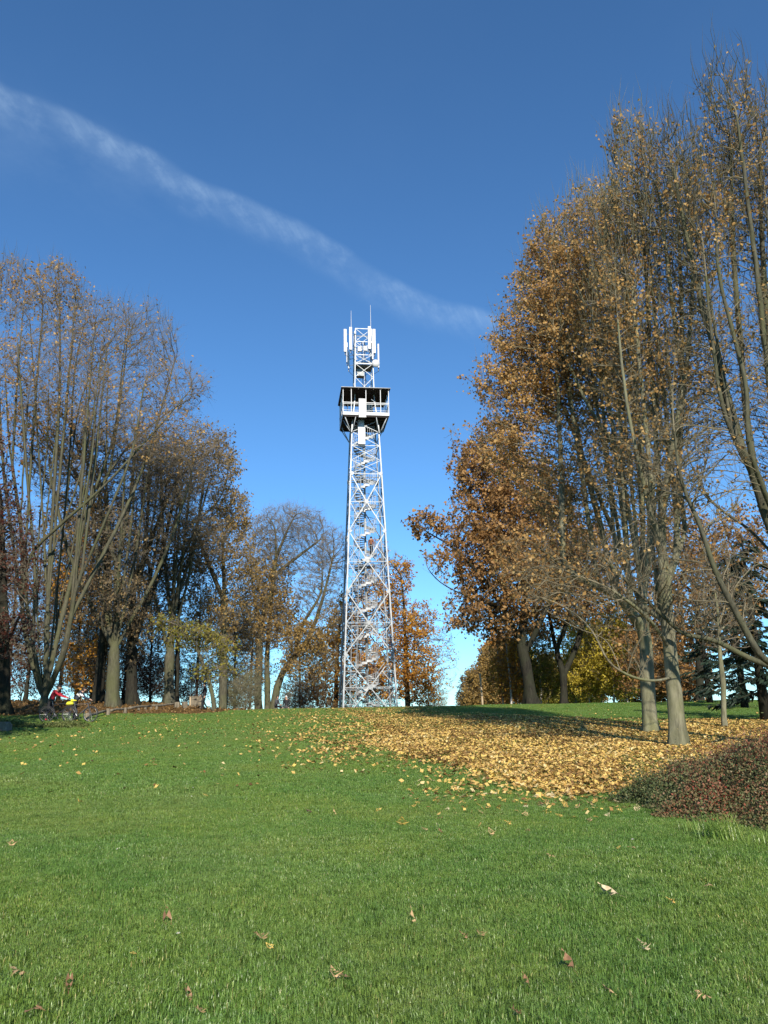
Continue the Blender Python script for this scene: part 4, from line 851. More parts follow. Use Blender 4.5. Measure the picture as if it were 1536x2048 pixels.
def scatter(name, patches, pts, rots, scl, label, cat):
    """one object of kind stuff: patches instanced on points with geometry nodes"""
    me = bpy.data.meshes.new(name); me.vertices.add(len(pts)); me.vertices.foreach_set('co', np.ascontiguousarray(pts, np.float32).ravel())
    for nm, arr in (('rot', rots), ('scl', scl), ('pick', np.arange(len(pts)) % len(patches))):
        a = me.attributes.new(nm, 'FLOAT', 'POINT'); a.data.foreach_set('value', np.ascontiguousarray(arr, np.float32))
    e = .3; X_, Y_ = pts[:, 0], pts[:, 1]; gx = (H(X_ + e, Y_) - H(X_ - e, Y_)) / (2 * e); gy = (H(X_, Y_ + e) - H(X_, Y_ - e)) / (2 * e)
    a = me.attributes.new('nrm', 'FLOAT_VECTOR', 'POINT'); a.data.foreach_set('vector', np.ascontiguousarray(unit(np.stack([-gx, -gy, np.ones_like(gx)], 1)), np.float32).ravel())
    o = obj(name, me, kind='stuff'); tag(o, label, cat)
    ng = bpy.data.node_groups.new(name, 'GeometryNodeTree'); ng.interface.new_socket('Geometry', in_out='INPUT', socket_type='NodeSocketGeometry'); ng.interface.new_socket('Geometry', in_out='OUTPUT', socket_type='NodeSocketGeometry')
    N = ng.nodes.new; L = ng.links.new
    gi, go, join = N('NodeGroupInput'), N('NodeGroupOutput'), N('GeometryNodeJoinGeometry')
    def attr(nm):
        q = N('GeometryNodeInputNamedAttribute'); q.data_type = 'FLOAT'; q.inputs[0].default_value = nm; return q.outputs[0]
    cx0 = N('ShaderNodeCombineXYZ'); L(attr('rot'), cx0.inputs[2])
    na = N('GeometryNodeInputNamedAttribute'); na.data_type = 'FLOAT_VECTOR'; na.inputs[0].default_value = 'nrm'
    cx = N('FunctionNodeAlignRotationToVector'); cx.axis = 'Z'; L(cx0.outputs[0], cx.inputs['Rotation']); L(na.outputs[0], cx.inputs['Vector'])
    for i, pm in enumerate(patches):
        po = bpy.data.objects.new(name + '_patch', pm)
        oi = N('GeometryNodeObjectInfo'); oi.inputs[0].default_value = po; oi.inputs['As Instance'].default_value = True
        cmp_ = N('FunctionNodeCompare'); cmp_.data_type = 'FLOAT'; cmp_.operation = 'EQUAL'; L(attr('pick'), cmp_.inputs[0]); cmp_.inputs[1].default_value = i; cmp_.inputs['Epsilon'].default_value = .1
        ip = N('GeometryNodeInstanceOnPoints'); L(gi.outputs[0], ip.inputs['Points']); L(cmp_.outputs[0], ip.inputs['Selection']); L(oi.outputs['Geometry'], ip.inputs['Instance']); L(cx.outputs[0], ip.inputs['Rotation']); L(attr('scl'), ip.inputs['Scale'])
        L(ip.outputs[0], join.inputs[0])
    L(join.outputs[0], go.inputs[0])
    md = o.modifiers.new('scatter', 'NODES'); md.node_group = ng
    return o
def wood_edge(x, y):                           # > 0 inside the wood on the left
    return y - .75 * x - 56.0 - 3.0 * np.maximum(x + 11.0, 0)
def build_grass():
    rng = np.random.default_rng(5)
    def cells(y0, y1, step):
        P_ = []
        for y in np.arange(y0, y1, step):
            w = .55 * y + 2.5
            for x in np.arange(-w, w, step): P_.append((x, y))
        P_ = np.array(P_) + rng.uniform(-.12, .12, (len(P_), 2)) * step
        P_ = P_[wood_edge(P_[:, 0], P_[:, 1]) < rng.normal(0, .7, len(P_))]
        return np.column_stack([P_, H(P_[:, 0], P_[:, 1])])
    near = cells(3.0, 13.0, .8); midd = cells(13.0, 30, 1.0); far = cells(30, 66, 1.0)
    A_ = [blade_patch('near_turf', 9500, .031, .0030, i, 1.0) for i in range(3)]
    B_ = [blade_patch('mid_turf', 5600, .036, .0052, 10 + i, 1.15) for i in range(3)]
    C_ = [blade_patch('far_turf', 2600, .048, .010, 20 + i, 1.15) for i in range(2)]
    for nm, ps, pt, lb in (('lawn_grass', A_, near, 'short mown green grass at the foot of the slope'), ('lawn_grass', B_, midd, 'short mown green grass on the middle of the slope'), ('lawn_grass', C_, far, 'short mown green grass up at the crest')):
        scatter(nm, ps, pt, rng.uniform(0, 2 * np.pi, len(pt)), (1.06 + .12 * np.sin(pt[:, 0] * .9 + 1.7 * np.sin(pt[:, 1] * .5)) * np.sin(pt[:, 1] * .8 + 1) + rng.uniform(-.05, .05, len(pt))), lb, 'grass')
build_grass()

# ------------------------------------------------------------------ fallen leaves
def leaf_outline(kind):
    if kind == 'maple':
        pts = []
        for a, r_ in [(-90, .18), (-62, .42), (-40, .62), (-24, .40), (-2, .92), (14, .52), (30, .62), (46, .50), (66, .62), (78, .80), (90, 1.05)]: pts.append((r_ * math.cos(R(a)), r_ * math.sin(R(a))))
        return pts + [(-x, y) for x, y in pts[-2:0:-1]]
    return [(.42 * math.sin(math.pi * t) ** .8, -1 + 2 * t) for t in np.linspace(.03, 1, 8)] + [(-.42 * math.sin(math.pi * t) ** .8, -1 + 2 * t) for t in np.linspace(1, .03, 8)[1:]]
def leaf_shape(kind, curl, seed):
    """a single leaf about 1 unit in radius: lobed blade curled along its rib, with stalk"""
    rng = np.random.default_rng(seed); o = leaf_outline(kind); n = len(o)
    def z(x, y): return curl * (abs(x) ** 1.4 * .9 + .28 * y * y) + .10 * math.sin(3.1 * x + seed) * math.sin(2.3 * y + 1)
    V = [(0, y, z(0, y)) for y in np.linspace(-.1 if kind == 'maple' else -.85, .75 if kind == 'maple' else .9, 4)]
    c = len(V); V += [(x * (1 - .12 * abs(curl)), y, z(x, y) + rng.normal(0, .025)) for x, y in o]
    Fc = []
    for i in range(n):
        a, b = c + i, c + (i + 1) % n; ym = (V[a][1] + V[b][1]) / 2; k = int(np.argmin([abs(V[q][1] - ym) for q in range(c)])); Fc.append((a, b, k))
    k0 = len(V); s = -.17 if kind == 'maple' else -1.0
    V += [(-.02, s, V[0][2]), (.02, s, V[0][2]), (.07, s - .55, V[0][2] + .12), (.04, s - .55, V[0][2] + .12)]; Fc.append((k0, k0 + 1, k0 + 2, k0 + 3))
    me = bpy.data.meshes.new('fallen_leaf'); me.from_pydata(V, [], Fc); me.update(); return me
def flat_leaf_mat(name, a, b):
    m, nt, out = mat(name); N = nt.nodes.new; L = nt.links.new
    tc = N('ShaderNodeTexCoord'); n1 = N('ShaderNodeTexNoise'); n1.inputs['Scale'].default_value = 3; n1.inputs['Detail'].default_value = 6; L(tc.outputs['Object'], n1.inputs[0])
    c = ramp(nt, n1.outputs[0], [(.3, a), (.7, b)]); p = N('ShaderNodeBsdfPrincipled'); L(c, p.inputs['Base Color']); p.inputs['Roughness'].default_value = .6; p.inputs['Specular IOR Level'].default_value = .25; L(p.outputs[0], out.inputs[0]); return m
LM = {'tan': flat_leaf_mat('tan_leaf', (.30, .19, .09), (.50, .34, .17)), 'brown': flat_leaf_mat('brown_leaf', (.16, .085, .045), (.30, .17, .09)), 'yellow': flat_leaf_mat('yellow_leaf_blade', (.50, .32, .06), (.66, .47, .14)), 'pale': flat_leaf_mat('pale_straw_leaf', (.42, .31, .17), (.62, .50, .32)), 'dark': flat_leaf_mat('dark_leaf', (.05, .03, .02), (.10, .06, .035)), 'gold': flat_leaf_mat('gold_leaf', (.40, .22, .05), (.58, .38, .10))}
LS = [leaf_shape('maple', .35, 1), leaf_shape('maple', .8, 2), leaf_shape('maple', -.4, 3), leaf_shape('beech', .7, 4), leaf_shape('beech', 1.5, 5), leaf_shape('maple', .1, 6)]
for q in LS: q.materials.append(LM['tan'])
def lay_leaf(P_, sh_i, col, size, rot, label, group=None, up=.035):
    o = obj('fallen_leaf', LS[sh_i], None, loc=(P_[0], P_[1], float(H(P_[0], P_[1])) + up)); o.scale = (size,) * 3; o.rotation_euler = rot
    o.material_slots[0].link = 'OBJECT'; o.material_slots[0].material = LM[col]; return tag(o, label, 'leaf', group)
def on_ground(px, py):
    lo, hi = 2.0, 55.0                         # forward distance at which the ray meets the lawn
    for _ in range(50):
        m_ = (lo + hi) / 2; p = W(px, py, m_)
        if p[2] > float(H(p[0], p[1])): lo = m_
        else: hi = m_
    return W(px, py, (lo + hi) / 2)
def named_leaves():
    rng = np.random.default_rng(77); up = (1.25, 0, 0)
    T_ = [(333, 1850, 3, 'brown', .085, (1.2, 0, .5), 'brown oval leaf standing upright in the grass, with a pale midrib'), (521, 1889, 1, 'tan', .075, (.5, .1, 2.5), 'curled tan maple leaf lying beside a small yellow leaf'), (540, 1906, 5, 'yellow', .04, (.5, 0, 1), 'small yellow leaf touching a curled tan maple leaf'),
      (268, 1919, 5, 'yellow', .03, (.2, 0, 2), 'tiny bright yellow leaf alone in the grass'), (42, 1955, 2, 'tan', .09, (.25, .2, 1.2), 'wide tan leaf half sunk in the grass, points raised'), (138, 1977, 4, 'brown', .055, (.9, 0, .3), 'narrow brown leaf tilted on edge near a wide tan leaf'), (68, 2029, 2, 'brown', .075, (.1, .1, 2.9), 'flat brown leaf sunk deep between blades'),
      (668, 1965, 1, 'tan', .06, (.5, .2, .6), 'folded tan leaf with a flatter one at its side'), (690, 1967, 0, 'brown', .05, (.2, 0, 2.2), 'flat brownish leaf at the side of a folded tan one'), (805, 1652, 0, 'yellow', .10, (.85, 0, 3.0), 'bright yellow maple leaf propped up alone in open grass'), (823, 1846, 3, 'tan', .075, (1.1, .3, .9), 'tan triangular leaf standing upright on its edge'),
      (928, 1886, 1, 'brown', .045, (.6, 0, 1), 'small brown leaf just left of a bigger tan one'), (961, 1882, 1, 'tan', .055, (.6, 0, 2.4), 'tan leaf just right of a smaller brown one'), (1105, 1718, 2, 'tan', .065, (.2, 0, .8), 'tan maple leaf lying flat in open grass below the leaf carpet'), (1215, 1797, 4, 'pale', .10, (.35, 0, .75), 'long rolled straw-coloured leaf lying slantwise in the grass'),
      (1288, 1909, 1, 'pale', .062, (.9, .3, 2), 'pale leaf curled into a cup'), (1132, 1940, 4, 'brown', .08, (.5, .2, .35), 'dark brown rolled leaf lying slantwise'), (1344, 1815, 1, 'gold', .05, (.5, 0, 1), 'small gold crumpled leaf right of the long rolled one'), (1266, 1701, 2, 'tan', .06, (.15, 0, 1.9), 'flat tan leaf on the grass below the red-berried bush'), (1418, 1778, 2, 'tan', .055, (.1, 0, 2.6), 'flat tan leaf on pale grass below the long grass tuft'),
      (1050, 1975, 4, 'brown', .04, (.7, 0, .4), 'small brown leaf left of the dark rolled leaf'), (1217, 1996, 3, 'tan', .05, (.7, 0, 1.4), 'tan leaf standing in a thick clump of long blades'), (1410, 2004, 2, 'tan', .065, (.15, 0, .4), 'faded tan leaf sunk in thick grass'), (1032, 2042, 1, 'brown', .05, (.5, 0, 2), 'grey-brown crumpled leaf in the thickest grass'),
      (851, 1666, 0, 'tan', .055, (.3, 0, 1), 'small tan leaf right of the bright yellow maple leaf'), (880, 1670, 4, 'brown', .05, (.8, 0, 2), 'small brown leaf tilted on edge, second right of the bright yellow maple leaf'), (982, 1673, 1, 'tan', .07, (.7, 0, .4), 'folded tan leaf with a dark shadow under it in open grass'), (668, 1631, 3, 'tan', .07, (1.1, 0, 1), 'tan oval leaf standing upright beside a nearly black one'), (617, 1630, 4, 'dark', .06, (.4, 0, 1.2), 'nearly black rolled leaf beside an upright tan one'),
      (23, 1696, 1, 'tan', .07, (.5, 0, .4), 'tan crumpled leaf alone on the light side of the lawn'), (1143, 1640, 0, 'yellow', .085, (.5, 0, 2.2), 'yellow leaf amid a little row of leaves below the leaf carpet'), (1120, 1638, 0, 'gold', .07, (.3, 0, .9), 'gold leaf at the end of a little row below the leaf carpet'), (398, 2040, 1, 'tan', .05, (.6, 0, 2.4), 'torn tan leaf standing in dark grass'), (375, 2000, 3, 'brown', .045, (.9, 0, .8), 'narrow brown leaf pair-mate standing on edge in dark grass')]
    for px, py, sh_i, col, size, rot, lb in T_: lay_leaf(on_ground(px, py), sh_i, col, size, rot, lb)
named_leaves()
POLY = np.array([(700, 1428), (760, 1470), (760, 1500), (840, 1512), (930, 1534), (1010, 1562), (1100, 1586), (1180, 1594), (1250, 1588), (1330, 1560), (1700, 1640), (1900, 1430), (1536, 1437), (1300, 1447), (1150, 1437), (1000, 1432), (860, 1429)], float)
def in_poly(x, y, P_):
    ins = np.zeros(len(x), bool); j = len(P_) - 1
    for i in range(len(P_)):
        xi, yi, xj, yj = *P_[i], *P_[j]; c = ((yi > y) != (yj > y)) & (x < (xj - xi) * (y - yi) / (yj - yi + 1e-9) + xi); ins ^= c; j = i
    return ins
def fallen_leaves():
    rng = np.random.default_rng(9)
    n = 620000; y = rng.uniform(7, 58, n); x = rng.uniform(-1, 1, n) * (.56 * y + 3)
    keep = wood_edge(x, y) < .5; x, y = x[keep], y[keep]
    z = H(x, y); px, py, _ = proj(np.stack([x, y, z], 1))
    nz = np.sin(x * 1.9 + 2 * np.sin(y * .8)) * np.sin(y * 1.3 + 1.5 * np.sin(x * .6)) + .5 * np.sin(x * 4.1 + 1) * np.sin(y * 3.7)
    core = in_poly(px + 26 * nz, py + 5 * nz, POLY)
    d = np.where(core, .95, 0)
    # thin fringe on the left of the carpet and a loose scatter over the rest
    fr = sstep(430, 700, px) * (py < 1560 - .10 * np.abs(px - 760)) * (.12 + .40 * sstep(-.1, .6, nz)) * (.45 + .55 * sstep(560, 800, px))
    fr = fr * (1 - sstep(800, 940, px) * (py < 1436 + .01 * (px - 1000)))
    for dy, dens in ((7, .5), (16, .22), (30, .09), (48, .03)): d = np.maximum(d, dens * in_poly(px + 45 * nz, py - dy + 9 * nz, POLY) * (py > 1490))
    d = np.maximum(d, np.where(py < 1560, fr * sstep(1560, 1480, py) + .0, 0))
    d = np.maximum(d, .026 * sstep(1540, 1430, py) * (.4 + (nz > .2)) * (1 - .8 * sstep(780, 900, px)))
    near_edge = np.exp(-np.maximum(py - 1600, 0) / 14) * sstep(780, 960, px) * (py > 1500) * .10; d = np.maximum(d, near_edge)
    d = np.maximum(d, .0022 * sstep(1700, 1480, py))
    d = np.where((px > 1245) & (py > 1520 + .0 * px) & (py < 1700), d * .5, d)
    k = rng.uniform(0, 1, len(x)) < d; x, y, z = x[k], y[k], z[k]; px, py = px[k], py[k]; core = core[k]
    n = len(x)
    size = rng.uniform(.022, .055, n) * np.where(core, 1, 1.15); up = rng.uniform(.018, .060, n)
    vis = (px > 5) & (px < 1531) & (py > 1440)
    order = np.argsort(np.where(vis, y - 160 * size, 1e9)); big = order[:262]; rest = np.setdiff1d(np.arange(n), big)
    cols = ['tan', 'yellow', 'gold', 'pale', 'brown', 'yellow', 'gold', 'tan']
    for i in big:
        c = cols[rng.integers(0, len(cols))]
        si = int(rng.choice([0, 1, 2, 5, 0, 1])); st_ = {0: 'cupped', 1: 'tightly curled', 2: 'arched', 5: 'flat'}[si]; cn = {'pale': 'straw-coloured'}.get(c, c)
        lb, gr = (st_ + ' ' + cn + ' maple leaf in the dense leaf carpet', st_ + ' ' + cn + ' leaves of the carpet') if core[i] else (st_ + ' ' + cn + ' maple leaf lying singly on open lawn around the carpet', 'single ' + st_ + ' ' + cn + ' leaves on the lawn')
        lay_leaf((x[i], y[i]), si, c, float(size[i]) * 1.1, (rng.normal(0, .45), rng.normal(0, .45), rng.uniform(0, 6.28)), lb, gr, float(up[i]))
    # the rest in one mesh: eight-point lobed leaves, cupped
    r = rest; n = len(r); Cn = np.stack([x[r], y[r], z[r] + up[r]], 1)
    ang = rng.uniform(0, 2 * np.pi, n); tilt = rng.normal(0, .5, (n, 2)); u = np.stack([np.cos(ang), np.sin(ang), tilt[:, 0]], 1); v = np.stack([-np.sin(ang), np.cos(ang), tilt[:, 1]], 1); u, v = unit(u), unit(v)
    sh_ = np.array([(0, -.9, .1), (.55, -.45, .2), (.95, .05, .35), (.42, .3, .0), (0, 1.0, .25), (-.42, .3, .0), (-.95, .05, .35), (-.55, -.45, .2)]); cur = rng.uniform(-.6, 1.0, n)
    s = size[r][:, None]
    V = np.stack([Cn + (u * a + v * b + np.array([0, 0, 1]) * (c * cur)[:, None]) * s for a, b, c in sh_], 1).reshape(-1, 3); b = np.arange(n)[:, None] * 8
    nb = b[y[r] < 24]
    F_ = [nb + np.array([0, 1, 3, 5]), nb + np.array([1, 2, 3]), nb + np.array([0, 5, 7]), nb + np.array([7, 5, 6]), nb + np.array([3, 4, 5]), b[y[r] >= 24] + np.array([0, 2, 4, 6])]
    xr, yr = x[r], y[r]; drift = np.sin(xr * 2.7 + 1.3 * np.sin(yr * 1.9)) * np.sin(yr * 2.2 + xr * .7) + .6 * np.sin(xr * .8 + 1) * np.sin(yr * .55)
    val = np.clip(rng.beta(2.1, 1.7, n) + .13 * drift - .06 * sstep(22, 34, yr), 0, 1)
    o = obj('leaf_carpet', mesh_np('leaf_carpet', V, F_, attr=np.repeat(val, 8)), FALLEN, kind='stuff'); tag(o, 'thick carpet of fallen yellow and tan leaves below the tall maples', 'fallen leaves')
    # litter on the floor of the wood
    n = 16000; y = rng.uniform(36, 76, n); x = rng.uniform(-36, -6, n); k = wood_edge(x, y) > rng.normal(.5, .8, n); x, y = x[k], y[k]; n = len(x)
    o = obj('leaf_litter', leaf_mesh('leaf_litter', np.stack([x, y, H(x, y) + rng.uniform(.0, .06, n)], 1), .15, rng, hang=0), LITTER, kind='stuff'); tag(o, 'brown leaf litter on the floor of the wood behind the log rail', 'leaf litter')
fallen_leaves()

# daisies
def daisies():
    dm = MB(); k = 12
    for q in range(k):
        a = 2 * math.pi * q / k; dm.add([(.25 * math.cos(a - .2), .25 * math.sin(a - .2), .02), (math.cos(a - .16), math.sin(a - .16), .12), (math.cos(a + .16), math.sin(a + .16), .12), (.25 * math.cos(a + .2), .25 * math.sin(a + .2), .02)], [(0, 1, 2, 3)])
    pet = dm.mesh('petals'); pet.materials.append(WHITE)
    ey = MB().tube([(0, 0, 0), (0, 0, .16), (0, 0, .24)], [.3, .27, .08], 8).mesh('flower_eye'); ey.materials.append(LM['yellow'])
    stm = MB().tube([(0, 0, -4), (.2, 0, -2), (0, 0, 0)], .08, 5).mesh('stalk'); stm.materials.append(GRASS)
    rng = np.random.default_rng(3)
    pts = [(383, 1600), (389, 1598), (396, 1600), (386, 1582), (378, 1584), (392, 1562), (397, 1558), (356, 1889 - 4), (234, 1709), (346, 1580), (360, 1584), (1266, 1690), (560, 1532), (572, 1534), (605, 1546), (1030, 1565)]
    for px, py in pts:
        p = on_ground(px, py); t = empty('daisy', 'little white daisy flower in the short grass', 'flower', (p[0], p[1], float(H(p[0], p[1])) + .055), rng.uniform(0, 6), 'daisies in the lawn')
        s = rng.uniform(.011, .015); t.scale = (s, s, s); t.rotation_euler[0] = rng.normal(.3, .2)
        obj('petals', pet, None, t); obj('flower_eye', ey, None, t); obj('stalk', stm, None, t)
daisies()

# ------------------------------------------------------------------ red-berried bush and grass tuft
def bush():
    rng = np.random.default_rng(31); c = ground_at(1600, 11.2); c[2] = float(H(c[0], c[1]))
    t = empty('cotoneaster_bush', 'low sprawling bush with dark small leaves and red berries at the carpet edge', 'bush', tuple(c))
    rx, ry, hz = 2.15, 1.8, .72
    def dome(a, f): # surface of the mound, lobed
        rr = 1 + .10 * np.sin(3 * a + 1) + .07 * np.sin(7 * a + 2) + .05 * np.sin(17 * a)
        x, y = np.cos(a) * f * rx * rr, np.sin(a) * f * ry * rr
        h = hz * np.clip(1 - f ** 2.4, 0, 1) * (1 + .25 * np.sin(x * 2.7 + 1) * np.sin(y * 3.1) + .20 * np.sin(x * 6 + y * 5) * np.sin(y * 7 - x * 3) + .12 * np.sin(x * 13 + y * 3) * np.sin(y * 12)); return x, y, h
    # arching stems
    n = 460; a = rng.uniform(0, 2 * np.pi, n); f0 = rng.uniform(0, .55, n); f1 = np.clip(f0 + rng.uniform(.2, .55, n), 0, 1.06); st = MB()
    for i in range(n):
        pts = []
        for q in range(5):
            ff = f0[i] + (f1[i] - f0[i]) * q / 4; x, y, h = dome(a[i] + .25 * math.sin(i + q * .5), np.array(ff)); zz = float(h) * (.15 + .9 * min(1, q / 2.2)) + ((0, 0, .02, .06, .13)[q] * (i % 3 == 0)) + rng.uniform(-.03, .05)
            pts.append((float(x), float(y), zz + float(H(c[0] + x, c[1] + y)) - c[2]))
        st.tube(pts, [.006, .005, .004, .003, .0015], 3, cap=False)
    st.build('stems', BARK_DARK, t, kind='stuff')
    n = 95000; a = rng.uniform(0, 2 * np.pi, n); f = np.sqrt(rng.uniform(0, 1.06, n)); x, y, h = dome(a, f); dep = rng.beta(3.2, 1.1, n)
    z = h * dep + rng.exponential(.07, n) * (rng.uniform(0, 1, n) < .4) + .015; P_ = np.stack([x, y, z + H(c[0] + x, c[1] + y) - c[2]], 1)
    red = .5 + .5 * np.sin(x * 1.9 + 2.0) * np.sin(y * 2.3 + .6) + .35 * np.sin(x * 5 + y * 4)
    u = unit(rng.normal(size=(n, 3)) + np.array([0, 0, .5])); w = unit(np.cross(u, rng.normal(size=(n, 3)))); s = rng.uniform(.012, .024, n)[:, None]
    V = np.stack([P_, P_ + u * s + w * s * .55, P_ + u * s * 2, P_ + u * s - w * s * .55], 1).reshape(-1, 3); b = np.arange(n)[:, None] * 4
    val = np.clip(.42 + .32 * (red - .5) + .18 * (f > .8) * -1 + rng.normal(0, .2, n), 0, 1)
    obj('foliage', mesh_np('foliage', V, [b + np.array([0, 1, 2]), b + np.array([0, 2, 3])], attr=np.repeat(val, 4)), SHRUB_LEAF, t, kind='stuff')
    n = 3600; a = rng.uniform(0, 2 * np.pi, n); f = np.sqrt(rng.uniform(0, 1, n)); x, y, h = dome(a, f); red = np.sin(x * 1.9 + 2.0) * np.sin(y * 2.3 + .6) + .5 * np.sin(x * 5 + y * 4)
    k = red + rng.normal(0, .5, n) > .25; x, y, h = x[k], y[k], h[k]; n = len(x); P_ = np.stack([x, y, h * rng.uniform(.85, 1.04, n) + .02 + H(c[0] + x, c[1] + y) - c[2]], 1)
    oc = np.array([(1, 0, 0), (-1, 0, 0), (0, 1, 0), (0, -1, 0), (0, 0, 1), (0, 0, -1)]) * .0075; V = (P_[:, None] + oc[None]).reshape(-1, 3); b = np.arange(n)[:, None] * 6
    obj('berries', mesh_np('berries', V, [np.concatenate([b + np.array(q) for q in ((0, 2, 4), (2, 1, 4), (1, 3, 4), (3, 0, 4), (2, 0, 5), (1, 2, 5), (3, 1, 5), (0, 3, 5))])], smooth=True), BERRY, t, kind='stuff')
    # leaves blown onto the bush
    for q, (px, py) in enumerate([(1345, 1600), (1372, 1622), (1470, 1540), (1528, 1552)]):
        p = W(px, py, 10.9 + .3 * q)
    # long grass and a young sapling shoot
    def tuft(name, label, px, py, n, h, w, mm, spread, dd=None):
        p = on_ground(px, py); r2 = np.random.default_rng(int(px)); o = MB()
        for i in range(n):
            a_ = r2.uniform(0, 2 * math.pi); L_ = h * r2.uniform(.5, 1.15); d_ = np.array([math.cos(a_), math.sin(a_)]); b0 = r2.normal(0, spread, 2); s_ = np.array([-d_[1], d_[0]]) * w
            pr = [(0, 0), (.25, .5), (.65, .75), (1.05, .62)]; Vv = []
            for j, (fo, fz) in enumerate(pr):
                q = b0 + d_ * L_ * fo * .8; ww = s_ * (1 - .3 * j) * .5; Vv += [(*(q - ww), L_ * fz), (*(q + ww), L_ * fz)]
            o.add(Vv, [(2 * j, 2 * j + 1, 2 * j + 3, 2 * j + 2) for j in range(3)])
        me = o.mesh(name); at = me.attributes.new('v', 'FLOAT', 'POINT'); at.data.foreach_set('value', np.repeat(r2.uniform(.35, .93, n), 8).astype(np.float32))
        g = obj(name, me, mm, loc=(p[0], p[1], float(H(p[0], p[1])))); tag(g, label, 'grass')
    tuft('grass_tuft', 'clump of long arching grass below the red-berried bush', 1440, 1680, 230, .30, .007, GRASS, .10)
    tuft('grass_tuft', 'thin dry grass clump at the left foot of the red-berried bush', 1385, 1664, 60, .20, .005, GRASS, .08)
    tuft('grass_tuft', 'shorter grass clump half under the right side of the red-berried bush', 1520, 1690, 90, .22, .006, GRASS, .12)
bush()

